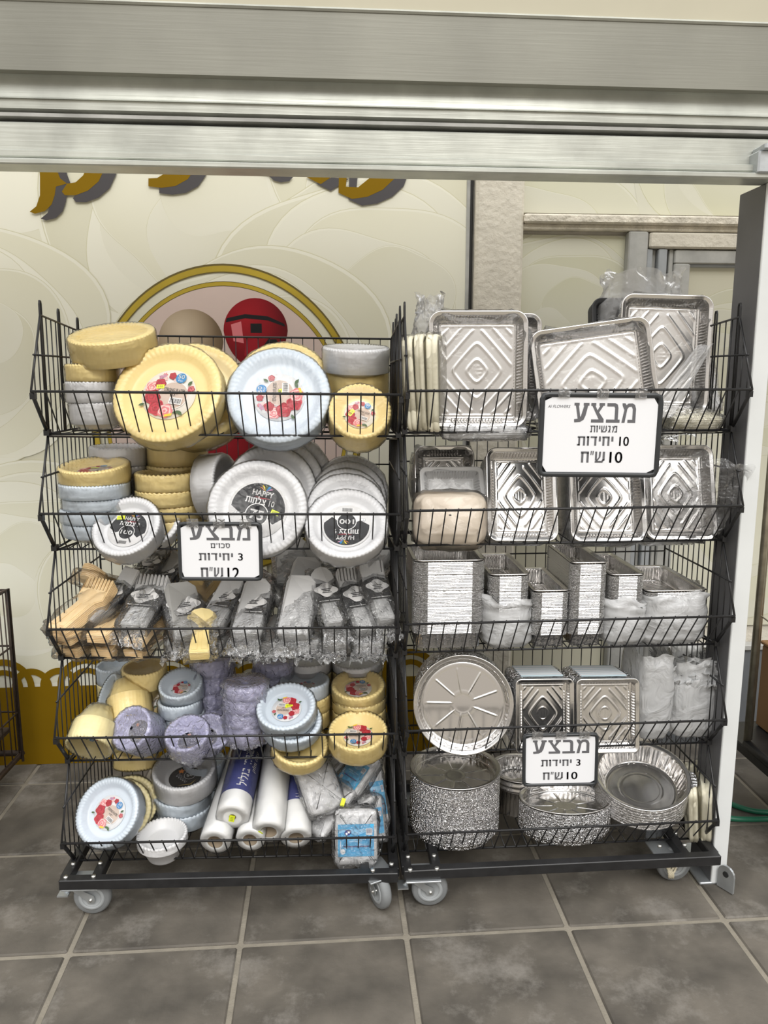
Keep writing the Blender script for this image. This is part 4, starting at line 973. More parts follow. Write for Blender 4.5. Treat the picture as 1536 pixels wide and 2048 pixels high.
def tower(px, py, v, tier, wpx, label, n, el=88, lab=None, yaw=0):
    m_ = L.m(px, py, v); r = wpx*m_/2; p = L.pt(px, py, v); h = p.z-FLO[tier]-.012
    t = thing('bowl_tower', label, 'bowls', Matrix.Translation((p.x, p.y, FLO[tier]+.006)) @ Matrix.Rotation(math.radians(-2), 4, 'X'), 'film-wrapped lilac bowl towers')
    pr = [(r*.95, 0), (r*.35, 0), (r*.2, .01)]
    for k in range(n): z = .012+(h-.012)*k/n; pr += [(r*.1, z), (0, z+(h/n)*.3), (0, z+(h/n)*.8), (r*.1, z+(h/n)*.95)]
    pr += [(r*.04, h+.002), (r*.2, h+.001), (r*.36, h-.03), (r*.98, h-.032)]
    mb = MB(); mb.sweep(circ(r, 72), pr, lambda k, i, zo: .0025*nz(i*.2, k*.2, px)); mb.build('stacked_bowls', 'lilac', t)
    if lab: link('paper_label', label_mesh('dark', round(r*.6, 3)), t, Matrix.Translation((0, 0, h-.029)))
    pr = [(r*.6, -.002)]+[(.0, h*k/16+.001) for k in range(17)]+[(r*.2, h+.009), (r*.7, h+.003), (r*.98, h-.004)]
    fm = MB(); fm.sweep(circ(r+.008, 96), pr, lambda k, i, zo: (.010*nz(i*.3, k*.8, px)+.005*nz(i*.9, k*2.2, px), .005*nz(i*.4, k, 3)), m=0); fm.build('wrap_film', 'film_lilac', t)
tower(424, 1312, .3, 3, 76, 'tall film-wrapped lilac bowl tower left of the black-labelled one', 4)
tower(548, 1318, .33, 3, 76, 'tall film-wrapped lilac bowl tower at the back, behind the black-labelled one', 4)
tower(490, 1362, .18, 3, 84, 'film-wrapped lilac bowl tower with black label on top, fourth basket', 4, lab=True)
CC(L, 616, 1318, .38, 3, 92, [(30, 'white', 'white bowl pack at the back under the cutlery basket'), (90, 'cream_pale', 'cream bowl pack at the back behind the white rose-labelled one')], kind='bowl', group=g)
CC(L, 714, 1322, .38, 3, 98, [(20, 'white', 'thin white pack at the back right, fourth basket'), (40, 'cream', 'cream pack under the thin white one at the back right'), (50, 'cream', 'lowest cream pack at the back right, fourth basket')], group=g)
CC(L, 609, 1360, .26, 3, 98, [(44, 'blue_white', 'white bowl pack with rose label behind the larger white plates'), (45, 'cream', 'cream bowl pack under the rear white one'), (50, 'cream', 'lowest cream bowl pack of the rear middle column')], kind='bowl', lab='floral', group=g)
CC(L, 716, 1368, .25, 3, 106, [(42, 'cream', 'cream pack with rose label on top of the right column, fourth basket'), (34, 'cream', 'cream pack second in the right column, fourth basket'), (50, 'cream', 'cream pack at the foot of the right column, fourth basket')], lab='floral', el=78, group=g)
PP(L, 600, 1488, .125, 16, 70, 0, 112, 26, 'cream', 'bowl', None, 'cream bowl pack at the front under the two tilted white packs', g)
PP(L, 584, 1440, .13, 10, 66, 0, 118, 24, 'blue_white', 'plate', None, 'white plate pack under the rose-labelled tilted one, fourth basket', g)
PP(L, 572, 1412, .12, -4, 62, 180, 118, 30, 'blue_white', 'plate', 'floral', 'tilted white plate pack with rose label and yellow sticker, fourth basket', g, sticker=(-.1, -.2, 20))
PP(L, 716, 1461, .1, 0, 74, 180, 116, 38, 'cream', 'bowl', 'floral', 'cream bowl pack with rose label at the front right corner, fourth basket', g)
# tier 5
g = 'packs of plates and bowls in the bottom left basket'
PP(L, 272, 1530, .3, 0, -75, 0, 84, 26, 'cream', 'bowl', None, 'cream bowl pack upside down at the back of the bottom left basket', g)
PP(L, 262, 1606, .2, 26, 30, 0, 104, 18, 'cream_pale', 'plate', None, 'rear cream plate pack behind the rose-labelled white one, bottom basket', g)
PP(L, 244, 1618, .15, 18, 32, 0, 112, 22, 'cream_pale', 'plate', None, 'front cream plate pack behind the rose-labelled white one, bottom basket', g)
PP(L, 214, 1624, .08, -14, 38, -26, 134, 30, 'blue_white', 'plate', 'floral', 'white bowl pack with large rose label, front left of the bottom basket', g)
CC(L, 408, 1520, .34, 4, 84, [(60, 'blue_white', 'upper white bowl pack of the column behind the clear-wrapped one'), (60, 'blue_white', 'lower white bowl pack of the column behind the clear-wrapped one')], kind='bowl', group=g)
CC(L, 363, 1578, .27, 4, 114, [(42, 'blue_white', 'white bowl pack in the middle of the bottom basket\'s white column'), (40, 'blue_white', 'white bowl pack at the foot of the bottom basket\'s white column')], kind='bowl', el=84, group=g)
PP(L, 368, 1536, .26, 4, 76, 20, 124, 40, 'white', 'deep', 'dark', 'white bowl pack with black label on top of the bottom basket\'s white column', g)
PP(L, 324, 1668, .115, 0, 84, 0, 100, 16, 'white', 'deep', None, 'shallow white bowl pack lying at the front of the bottom left basket', g, film=None)
# rolls of table covering
def roll(px, py, v, rpx, az, el, Ln, label, band=None, stk=False, core=True):
    m_ = L.m(px, py, v); r = rpx*m_; p = L.pt(px, py, v); a, e = math.radians(az), math.radians(el)
    d = Vector((-math.sin(a)*math.cos(e), -math.cos(a)*math.cos(e), -math.sin(e)))   # towards the viewer
    M = orient(p, d); t = thing('film_roll', label, 'roll', M, 'rolls of table covering')
    n = 56; mb = MB(); ri = .5 if core else .22
    pr = [(r*.02, -Ln), (0, -Ln+.01), (0, -Ln*.5), (0, -.004), (r*.06, 0), (r*.25, .001), (r*(1-ri), 0)]
    mb.sweep(circ(r, n), pr, lambda k, i, zo: .0009*nz(i*.4, k, px)); mb.build('wound_sheet', 'roll_white', t)
    mb = MB(); mb.sweep(circ(r*ri, 32), [(0, .0005), (.0018, .0005), (.002, -Ln*.8), (r*ri*.98, -Ln*.8)]); mb.build('card_core', 'cardboard', t)
    if band:
        b0, b1 = band; mb = MB(); mb.sweep(circ(r+.0008, n), [(.0006, -Ln*b1), (0, -Ln*b1), (0, -Ln*b0), (.0006, -Ln*b0)]); bd = mb.build('printed_band', 'p_navy', t)
        tb = MB()
        text(tb, rev('מפת שולחן בגליל'), (-Ln*(b1-b0)*.44, -.011, Ln*(b1-b0)*.44, .011), 0)
        # lettering runs along the roll: bend it round the surface
        vv = []
        for x, y, z in tb.v: ang = math.radians(66)+y/r; vv.append(((r+.0015)*math.cos(ang), (r+.0015)*math.sin(ang), -Ln*(b0+b1)/2-x))
        tb.v = vv; tb.build('lettering', 'p_white', bd)
        tb = MB(); text(tb, rev('עבה וחזק'), (-Ln*.12, -.005, Ln*.12, .005), 0)
        tb.v = [((r+.0015)*math.cos(math.radians(36)+y/r), (r+.0015)*math.sin(math.radians(36)+y/r), -Ln*(b0+b1)/2-x) for x, y, z in tb.v]; tb.build('small_lettering', 'p_white', bd)
    mb = MB(); mb.sweep(circ(r+.003, 48), [(0, -Ln)]+[(0, -Ln*(1-k/14)) for k in range(1, 14)]+[(.001, .001), (r*.35, .004), (r*.5, .003)], lambda k, i, zo: .0018*nz(i*.5, k*1.1, px)); mb.build('wrap_film', 'film', t)
    if stk:
        sb = MB(); sb.poly([(-.008, -.013), (.008, -.013), (.008, .013), (-.008, .013)]); sb.add([(-.008, -.013, -.0004), (.008, -.013, -.0004), (.008, .013, -.0004), (-.008, .013, -.0004)], [(3, 2, 1, 0)]); [sb.box((0, -.007+.006*j, .0002), (.008, .003, .0003), 1) for j in range(3)]
        sb.build('price_sticker', ['sticker', 'sticker_ink'], t, Matrix.Translation((-.001 if not core else -r*.62, 0, .006)) @ Matrix.Rotation(-.25 if not core else -.9, 4, 'Z'))
roll(430, 1684, .055, 31, 3, 14, .36, 'lowest left roll with an open brown core, bottom basket')
roll(500, 1680, .06, 29, 2, 12, .34, 'roll low in the middle, between and under the banded and the wide roll')
roll(465, 1634, .075, 33, 1, 17, .34, 'roll with a navy blue printed band and yellow sticker in its end', band=(.18, .9), stk=True, core=False)
roll(537, 1664, .06, 33, -1, 22, .36, 'wide plain roll with a yellow sticker on its core edge', stk=True)
roll(592, 1676, .065, 31, -6, 20, .34, 'rightmost roll with a short navy band', band=(.3, .62))
# flat napkin packs at the right
def SP(px, py, v, az, tilt, roll_, wpx, lpx, th, label, card=None, seed=0, mm='white'):
    m_ = L.m(px, py, v); p = L.pt(px, py, v)
    soft_pack(p, az, tilt, roll_, wpx*m_/2, lpx*m_/2, th, mm, label, card=card, seed=seed, group='white napkin packs in the bottom left basket')
SP(640, 1575, .16, 35, 48, 0, 76, 96, .017, 'large white folded pack leaning left, top of the heap beside the rolls', seed=1)
SP(662, 1622, .15, -50, 40, 10, 50, 110, .012, 'slim white pack lying slanted under the large folded pack, yellow sticker on it', seed=2)
SP(672, 1528, .3, -60, 35, 0, 56, 90, .014, 'white pack at the back behind the large folded one', seed=3)
SP(715, 1548, .22, -50, 40, 8, 60, 90, .016, 'white pack with a blue print near the top of the heap', card=True, seed=4)
SP(752, 1590, .2, 20, 62, 0, 34, 110, .014, 'narrow pack standing upright against the right side of the rack', card=True, seed=5)
SP(712, 1612, .18, -70, 30, 0, 50, 76, .016, 'crumpled white pack just above the blue-carded one', seed=6)
SP(742, 1638, .15, 15, 60, 0, 50, 84, .014, 'white pack tucked behind the blue-carded one at the right', card=True, seed=7)
SP(712, 1672, .085, 2, 68, 0, 84, 104, .016, 'white pack with a bright sky blue card facing out, front right of the bottom basket', card=True, seed=8)
sb = MB(); sb.box((0, 0, 0), (.012, .022, .0006)); 
st = sb.build('price_sticker', 'sticker', None, orient(L.pt(686, 1604, .125), direction(0, 45), -15)); tag(st, 'yellow price sticker on the slim slanted white pack', 'price sticker')

# tier 3: cutlery
def CT(px, py, v, az, tilt, roll_, style, wpx, lm, th, mm, card, label, seed=0):
    m_ = L.m(px, py, v); cutlery(L.pt(px, py, v), az, tilt, roll_, style, round(wpx*m_, 3), lm, th, mm, card, label, 'cutlery packs in the third left basket', seed)
wh = {'fork': 'forks', 'spoon': 'spoons', 'knife': 'knives'}
CT(212, 1168, .30, 150, 26, 0, 'spoon', 62, .17, .04, 'peach_plastic', False, 'cream spoon pack with round ends towards the front, upper left of the cutlery heap', 1)
CT(165, 1222, .15, -32, 24, 0, 'fork', 78, .19, .035, 'peach_plastic', False, 'cream cutlery pack reaching to the left front corner, third basket', 2)
for k, (px, py, v, az, wpx, w_) in enumerate(((164, 1254, .15, -18, 66, 'upper'), (174, 1278, .17, -14, 66, 'lower'), (224, 1250, .15, -10, 66, 'upper'), (230, 1280, .17, -8, 64, 'lower'), (290, 1258, .15, -4, 62, 'upper'), (290, 1280, .17, -6, 60, 'lower'))):
    CT(px, py, v, az, 8, 0, 'fork', wpx, .17, .026, 'peach_plastic', False, '%s cream cutlery pack at the %s of the front edge, third basket' % (w_, ('left end', 'left end', 'second place', 'second place', 'third place', 'third place')[k]), k)
CT(228, 1200, .2, -38, 30, 8, 'fork', 46, .19, .03, 'silver_plastic', True, 'slim silver fork pack with black card beside the cream one, tines up', 3)
CT(290, 1212, .16, -14, 30, 0, 'fork', 66, .17, .035, 'silver_plastic', True, 'silver cutlery pack with black and white card, third from the left', 4)
CT(300, 1140, .32, -22, 26, 0, 'fork', 52, .16, .03, 'grey_plastic', True, 'grey cutlery pack at the back left of the third basket', 5)
CT(336, 1158, .30, -28, 34, 0, 'knife', 40, .16, .03, 'grey_plastic', True, 'grey cutlery pack leaning behind the price sign', 6)
CT(368, 1228, .15, 28, 34, 0, 'knife', 72, .17, .032, 'grey_plastic', True, 'grey cutlery pack tilted to the right under the price sign', 7)
CT(402, 1272, .09, 8, 26, 0, 'spoon', 64, .15, .03, 'cream', False, 'small yellow spoon pack lying at the front rail, third basket', 8)
for k, (px, py, v, az) in enumerate(((398, 1172, .28, 20), (432, 1178, .26, -25), (412, 1200, .22, 60), (448, 1190, .25, -60))):
    CT(px, py, v, az, 26, 0, 'spoon', 46, .14, .03, 'gold_plastic', False, ('left', 'right', 'lower', 'hindmost')[k]+' gold spoon pack of the heap right of the price sign', k)
CT(448, 1212, .19, -22, 30, 0, 'knife', 56, .18, .034, 'silver_plastic', True, 'silver cutlery pack below the right corner of the price sign', 10)
CT(506, 1224, .15, -8, 32, 0, 'knife', 62, .18, .036, 'silver_plastic', True, 'silver cutlery pack with card, just right of the sign, near the front', 11)
CT(528, 1172, .28, 70, 22, 0, 'knife', 66, .17, .03, 'grey_plastic', True, 'grey pack lying crosswise right of the price sign', 12)
CT(582, 1130, .36, 10, 28, 0, 'knife', 70, .17, .04, 'silver_plastic', False, 'silver pack highest at the back of the cutlery heap', 13)
CT(642, 1140, .36, 28, 30, 0, 'knife', 60, .18, .03, 'grey_plastic', True, 'grey pack at the back right of the cutlery heap', 14)
CT(596, 1222, .15, -6, 34, 0, 'knife', 68, .19, .036, 'silver_plastic', False, 'silver pack below the large carded one, middle of the third basket', 15)
CT(606, 1178, .25, -10, 32, 0, 'knife', 66, .18, .036, 'silver_plastic', True, 'large silver pack with black and white card in the middle of the heap', 16)
CT(652, 1200, .18, 24, 38, 0, 'spoon', 52, .18, .034, 'silver_plastic', True, 'silver spoon pack leaning right, beside the large carded pack', 17)
CT(706, 1140, .36, 6, 26, 0, 'knife', 56, .16, .03, 'grey_plastic', True, 'grey pack with curved black card at the back right corner', 18)
CT(746, 1138, .38, -40, 30, 0, 'knife', 50, .15, .03, 'silver_plastic', False, 'clear wrapped pack at the far back right corner', 19)
CT(712, 1208, .2, 26, 38, 0, 'fork', 58, .20, .034, 'silver_plastic', True, 'silver fork pack with tines up at the right of the heap', 20)
CT(754, 1192, .2, 22, 38, 0, 'fork', 50, .19, .034, 'silver_plastic', True, 'rightmost silver fork pack against the side of the rack', 21)
for k, (px, v, az) in enumerate(((366, .18, 10), (438, .17, -14), (500, .18, 8), (556, .17, -6), (616, .18, 12), (676, .17, -9), (732, .18, 5))):
    CT(px, 1274, v, az, 6, 0, 'knife', 60, .15, .034, 'grey_plastic' if k % 2 else 'silver_plastic', False, ('first', 'second', 'third', 'fourth', 'fifth', 'sixth', 'seventh')[k]+' wrapped grey pack from the left along the basket floor under the silver heap', k)
# crumpled loose film ends hanging at the front rail of the cutlery basket
# ------------------------------------------------------------------ goods on the right rack
L = RR; g = 'foil tray stacks in the top right basket'
def slab_pack(px, py, v, wm, hm, th, mm, label, az, lean=0, n=3, group=None, name='tray_pack'):
    p = RR.pt(px, py, v)
    M = Matrix.Translation(p) @ Matrix.Rotation(math.radians(az), 4, 'Z') @ Matrix.Rotation(math.radians(lean), 4, 'X')
    t = thing(name, label, 'trays', M, group); T = Matrix(((1, 0, 0, 0), (0, 0, -1, 0), (0, 1, 0, 0), (0, 0, 0, 1)))
    mb = MB(); pr = [(wm*.45, -.01), (.02, -.01), (.006, 0)]; k = max(2, int(th/.012))
    for j in range(k): z = th*j/k; pr += [(.001*(j % 2), z), (0, z+th/k*.3), (.0, z+th/k*.7), (.004, z+th/k*.9)]
    pr += [(.006, th), (.016, th-.012), (wm*.45, th-.013)]
    mb.sweep(rrect(wm/2, hm/2, .03, 64), pr, lambda k, i, zo: .001*nz(i*.3, k, px), M=T, cap0=True, cap1=True); mb.build('stacked_trays', mm, t)
    fm = shell_mesh('wrap_film', wm/2+.005, th/2+.008, hm/2+.008, px, 'film', .006, 5.); link('wrap_film', fm, t, Matrix.Translation((0, -th/2, 0)))
    return t
slab_pack(868, 768, .2, .26, .26, .03, 'pale_tray', 'cream paper tray pack standing edge-on, right one of three at the left end', 78, -2, 2, 'cream tray packs')
slab_pack(850, 766, .2, .26, .255, .024, 'pale_tray', 'cream paper tray pack standing edge-on, middle one of three at the left end', 76, -3, 2, 'cream tray packs')
slab_pack(832, 768, .2, .26, .25, .026, 'pale_tray', 'cream paper tray pack standing edge-on, left one of three at the left end', 74, -4, 2, 'cream tray packs')
soft_pack(RR.pt(965, 860, .16), 0, 4, 0, .115, .07, .014, 'white', 'flat white pack on the basket floor under the left foil trays', cat='bag', name='flat_pack', seed=4)
foil(RR, 990, 735, .26, 4, 6, 0, 190, 215, .035, .06, 'foil tray stack half hidden behind the upright left foil trays', g, cr=.035, mm='foil')
foil(RR, 956, 738, .13, -2, 7, 0, 198, 232, .04, .05, 'upright foil tray stack with diamond embossing, left in the top basket', g, cr=.035, film='film')
foil(RR, 1330, 708, .25, -2, 7, -2, 182, 236, .04, .09, 'tallest foil tray stack at the back right of the top basket', g, cr=.035, film='film')
foil(RR, 1192, 760, .11, -3, 9, 8, 240, 228, .042, .045, 'wide foil tray stack tilted left in film, middle of the top basket', g, cr=.035, film='film')
soft_pack(RR.pt(1376, 838, .17), 6, 10, 0, .075, .06, .018, 'pale_tray', 'cream pack in clear film on the floor at the right of the top basket', cat='bag', name='cream_pack', seed=6)
soft_pack(RR.pt(1400, 775, .3), 20, 70, 0, .05, .08, .02, 'white', 'white wrapped pack behind the tallest foil trays', cat='bag', name='white_pack', seed=9)
p = RR.pt(1262, 640, .36)
def bag(px, pyb, v, wpx, dm, hpx, label, seed, ruf=.25, amp=.010, mm='bag_white', top=1., cat='bag', lean=0., az=0, name='plastic_bag', frame=None, zf=None):
    F = frame or RR; m_ = F.m(px, pyb, v); p = F.pt(px, pyb, v)
    if zf is not None: p.z = zf
    me = bag_mesh(wpx*m_/2, dm/2, hpx*m_, seed, mm, ruf, amp, top, lean=lean); o = link(name, me, None, Matrix.Translation(p) @ Matrix.Rotation(F.a+math.radians(az), 4, 'Z')); return tag(o, label, cat)
bag(1276, 700, .38, 176, .12, 150, 'large milky plastic bag around black trays at the back right of the top basket', 3, .45, .012, 'film_milky', .75)
foil(RR, 1232, 640, .33, 0, 12, 0, 96, 90, .03, .05, 'black plastic tray stack inside the milky bag at the back', None, cr=.03, mm='dark_foam', nm_='dark_foam', cat='black trays', name='black_tray_stack')
bag(858, 688, .3, 56, .08, 90, 'small crumpled clear bag at the top left corner of the right rack', 8, .5, .014, 'film_milky', .8)
foil(RR, 884, 700, .3, 0, 14, 0, 60, 110, .02, .03, 'small black tray stack behind the upright left foil trays', None, cr=.02, mm='dark_foam', nm_='dark_foam', cat='black trays', name='black_tray_stack')
# tier 2
g = 'foil tray stacks in the second right basket'
foil(RR, 890, 955, .27, 4, 18, 0, 122, 130, .03, .09, 'shiny foil tray stack at the back left, second basket', g, cr=.03, film='film')
foil(RR, 906, 985, .19, 4, 28, 0, 130, 110, .03, .10, 'dark grey tray stack in film leaning between the foil and beige trays', None, cr=.02, mm='silver_plastic', nm_='silver_plastic', frontm='silver_plastic', cat='trays', name='grey_tray_stack', film='film')
def molded(px, py, v, wpx, hpx, d1, mm, label, el=30, yaw=0, thick=.05):
    m_ = RR.m(px, py, v); hw, hl = wpx*m_/2, hpx*m_/2; d = direction(yaw, el); M = orient(RR.pt(px, py, v)-d*0, d)
    t = thing('beige_tray_stack', label, 'trays', M)
    pr = [(.0, -thick)]
    for j in range(10): z = -thick+thick*j/10; pr += [(0, z), (.0015, z+thick/10*.7)]
    pr += [(0, .002), (.008, .003), (.02, .028), (.026, .032), (min(hw, hl)*.97, .033)]
    mb = MB(); mb.sweep(rrect(hw, hl, .04, 72), pr, lambda k, i, zo: .0007*nz(i*.3, k*.6, 2)); mb.build('stacked_trays', mm, t)
    link('wrap_film', shell_mesh('wrap_film', hw+.005, hl+.005, thick/2+.026, px, 'film', .006, 4.5), t, Matrix.Translation((0, 0, -thick/2+.016)))
molded(900, 1036, .12, 146, 108, .04, 'beige_tray', 'beige foam tray stack turned upside down at the left end, second basket', 24, -4, .09)
foil(RR, 1044, 988, .13, 0, 18, 0, 142, 190, .035, .14, 'bright foil tray stack with diamond embossing, second from the left, second basket', g, cr=.03, slope=.024)
foil(RR, 1215, 990, .14, 0, 18, 0, 152, 188, .035, .14, 'foil tray stack wrapped in film below the large price sign', g, cr=.03, slope=.024, film='film')
foil(RR, 1360, 984, .15, 0, 18, 0, 142, 192, .035, .14, 'foil tray stack under a loose film flap at the right end, second basket', g, cr=.03, slope=.024, film='film')
def sheet(pts, label, mm='film_thick', seed=1, amp=.012, name='loose_film', nu=26, nv=18):
    A, B, Cc, D = [Vector(p) for p in pts]; nrm = (B-A).cross(D-A).normalized(); vs = []; fs = []
    for j in range(nv+1):
        for i in range(nu+1):
            a, b_ = i/nu, j/nv; p = (A*(1-a)+B*a)*(1-b_)+(D*(1-a)+Cc*a)*b_
            q = nz(a*4+seed, b_*4, seed)+.5*nz(a*10+b_*6, b_*9, seed+4); e = nz(a*7, b_*7+seed, 9)*.012
            vs.append(p+nrm*amp*q*1.4+Vector((e, 0, e)) )
    for j in range(nv):
        for i in range(nu): k = j*(nu+1)+i; fs.append((k, k+1, k+nu+2, k+nu+1))
    mb = MB(); mb.add(vs, fs); o = mb.build(name, mm); return tag(o, label, 'plastic film')
q = lambda px, py, v: RR.pt(px, py, v)
sheet([q(1300, 1040, .12), q(1440, 1070, .1), q(1512, 935, .02), q(1390, 905, .08)], 'loose clear film flap sticking out at the right end of the second basket', seed=3, amp=.02)
sheet([q(1270, 960, .12), q(1400, 1000, .1), q(1420, 900, .12), q(1290, 890, .16)], 'clear film drawn over the right foil trays, second basket', seed=7, amp=.01, mm='film')
sheet([q(1285, 835, .12), q(1345, 835, .12), q(1425, 690, .2), q(1395, 690, .22)], 'wrinkled clear film drawn across the tallest foil trays', seed=5, amp=.012, mm='film_milky')
sheet([q(1290, 890, .3), q(1200, 888, .3), q(1150, 870, .36), q(1400, 872, .36)], 'dark shaded film over the backs of the foil trays', seed=9, amp=.01, mm='film')
# tier 3: tall loaf-tin stacks, openings upward
g = 'tall foil stacks in the third right basket'
def upstack(px, pyt, v, tier, wpx, dm, label, cr=.02, dep=.05, slope=.012, pitch=.0042, yaw=0, film=None, group=g, el=84, mm='foil', nm_='foil_ribbed', tiltx=-4, cat='foil trays', fh=.6, leanz=0.):
    m_ = RR.m(px, pyt, v); hw = round(wpx*m_/2, 3); p = RR.pt(px, pyt, v); hl = dm/2
    zf = FLO[tier]+.005; H = p.z-zf
    c = RR.ev*(hl*.96)
    M = Matrix.Translation(Vector((p.x, p.y, zf))+c) @ Matrix.Rotation(RR.a+math.radians(yaw), 4, 'Z') @ Matrix.Rotation(math.radians(leanz), 4, 'Y')
    t = thing('foil_tin_stack', label, cat, M, group)
    link('top_tin', tray_mesh(hw, hl, dep, cr, slope, mm), t, Matrix.Translation((0, 0, H-dep)))
    tl = dep*.75; body = nested_mesh(hw-.001, hl-.001, round(H-tl-.006, 3), cr, pitch, tl, slope, nm_)
    stuff(link('nested_tins', body, t, Matrix.Translation((0, 0, tl))))
    if film:
        me = bag_mesh(hw+.012, hl+.012, H*fh, px % 17, 'bag_white' if film == 'bag' else film, .22, .012, .05)
        link('plastic_bag', me, t)
    return t
upstack(900, 1120, .10, 2, 148, .24, 'widest tall foil tin stack at the left end, third basket', cr=.03, dep=.06, nm_='foil_ribbed')
upstack(1020, 1148, .10, 2, 82, .27, 'foil loaf tin stack bagged in milky plastic, second from the left', film='bag', fh=.68)
upstack(1103, 1180, .09, 2, 76, .27, 'low bare foil loaf tin stack in the middle, third basket', cr=.018)
upstack(1180, 1124, .09, 2, 76, .27, 'tallest bare foil loaf tin stack, right of the low one', cr=.018)
upstack(1256, 1148, .10, 2, 74, .27, 'foil loaf tin stack with its lower part in milky plastic, third basket', film='bag', fh=.66)
upstack(1354, 1180, .10, 2, 128, .30, 'broad foil roasting tray stack in milky plastic at the right end, third basket', cr=.022, film='bag', fh=.93, dep=.05)
# tier 4
g = 'foil stacks in the fourth right basket'
foil(RR, 927, 1410, .11, -2, 12, 0, 200, 200, .026, .2, 'round foil pan stack standing upright with spoked embossing, fourth basket', g, round_=True, slope=.021, film=None, nm_='foil_crinkle', cat='foil pans', name='foil_pan_stack', pitch=.006, tail=.012)
for k, (px, wpx, lb) in enumerate(((1090, 118, 'foil tray and lid stack right of the round pans, fourth basket'), (1216, 128, 'foil tray and lid stack in the middle of the fourth basket'))):
    t = foil(RR, px, 1432, .1, 2, 9, 0, wpx, 150, .028, .035, lb, g, cr=.018, slope=.016)
    m_ = RR.m(px, 1430, .12); hw, hl = wpx*m_/2, 150*m_/2
    mb = MB(); n = 16; zz = -.135
    for j in range(n): mb.box((0, 0, zz+.0085*j+.004), (hw*1.45, hl*2.03, .005), 0 if j % 3 else 1, bev=.0008)
    stuff(mb.build('card_lids', ['paper', 'lid_blue'], t)); stuff(link('nested_trays', nested_mesh(hw-.001, hl-.001, .13, .018, .006, .012, .016, 'foil_crinkle'), t, Matrix.Translation((0, 0, -.135))))
bag(1286, 1462, .2, 64, .19, 168, 'milky plastic bag of trays right of the lidded foil trays, fourth basket', 11, .12, .007, top=.3, zf=FLO[3]+.005)
bag(1366, 1458, .2, 92, .18, 152, 'large open-topped milky plastic bag at the right end, fourth basket', 12, .30, .010, top=.25, zf=FLO[3]+.005)
sheet([q(1372, 1368, .12), q(1432, 1380, .10), q(1440, 1322, .10), q(1368, 1312, .15)], 'ruffled neck of the large milky bag at the right end', mm='bag_white', seed=12, amp=.03, name='bag_neck')
sheet([q(1330, 1352, .13), q(1388, 1378, .11), q(1402, 1334, .15), q(1322, 1312, .19)], 'inner fold of the large milky bag\'s neck', mm='bag_white', seed=15, amp=.03, name='bag_neck')
# tier 5
g = 'round foil pans in the bottom right basket'
def pans(px, pyt, v, wpx, label, dep, tier=4, pitch=.0045, slope=.012, hm=None, nm_='foil_crinkle', ly=1., leanx=0., wr=False, mm='foil', lift=0., tail=None, amp=None):
    m_ = RR.m(px, pyt, v); r = round(wpx*m_/2, 3); p = RR.pt(px, pyt, v); zf = FLO[tier]+.006+lift; H = p.z-zf
    M = Matrix.Translation((p.x, p.y, zf)) @ Matrix.Rotation(math.radians(leanx), 4, 'X') @ Matrix.Diagonal((1, ly, 1, 1))
    t = thing('foil_pan_stack', label, 'foil pans', M, g); link('top_pan', tray_mesh(r, r, dep, r, slope, mm, True, wr), t, Matrix.Translation((0, 0, H-dep)))
    tl = tail or dep*.6
    stuff(link('nested_pans', nested_mesh(r-.001, r-.001, round(H-tl-.006, 3), r, pitch, tl, slope, nm_, True), t, Matrix.Translation((0, 0, tl)))); return t
pans(910, 1532, .2, 180, 'tall stack of round foil pans with a dark open top, bottom right basket', .03)
pans(1040, 1535, .31, 120, 'round foil pan stack behind the small price sign', .05, pitch=.012, tail=.09, nm_='foil')
pans(1130, 1592, .16, 184, 'low curved stack of oval foil pans below the small price sign', .03, ly=.62, pitch=.006, leanx=3)
# large tilted roasting pans with handles
m_ = RR.m(1278, 1545, .17); r = 92*m_; d = direction(-14, 72); c0 = RR.pt(1284, 1548, .16)
t = thing('roasting_pan_stack', 'stack of large round foil roasting pans with crimped handles', 'foil pans', orient(c0-d*.05, d, 0), g)
link('top_pan', tray_mesh(round(r, 3), round(r, 3), .06, r, .034, 'foil', True, True, key='roast'), t, Matrix.Translation((0, 0, -.01)))
stuff(link('nested_pans', nested_mesh(round(r-.001, 3), round(r-.001, 3), .075, r, .009, .075, .036, 'foil_ribbed', True, .004), t, Matrix.Translation((0, 0, -.032))))
for a in (2, 178):
    hb = MB(); ca = math.radians(a)
    for j in range(8):
        z = .047-.009*j; o = []; vs = []; n = 12
        for i in range(n+1): u_ = -1+2*i/n; vs.append((r-.004, u_*.036, z)); vs.append((r+.016*(1-u_**4)+.0015*(i % 2), u_*.034, z+.002*(i % 2)))
        fs = [(2*i, 2*i+1, 2*i+3, 2*i+2) for i in range(n)]; k0 = len(vs); vs += [(x, y, z_-.0025) for x, y, z_ in vs]; fs += [(f[3]+k0, f[2]+k0, f[1]+k0, f[0]+k0) for f in fs]+[(2*i+1, 2*i+1+k0, 2*i+3+k0, 2*i+3) for i in range(n)]
        hb.add(vs, fs, 0, False, Matrix.Rotation(ca, 4, 'Z'))
    hb.build('crimped_handles', 'foil_ribbed', t)['kind'] = 'stuff'
slab_pack(1396, 1600, .16, .2, .19, .03, 'pale_tray', 'cream tray pack leaning in film at the right end of the bottom basket, outer one', 74, -3, 2, 'bottom cream tray packs')
slab_pack(1374, 1602, .17, .2, .18, .026, 'pale_tray', 'cream tray pack leaning in film at the right end of the bottom basket, inner one', 72, -5, 2, 'bottom cream tray packs')

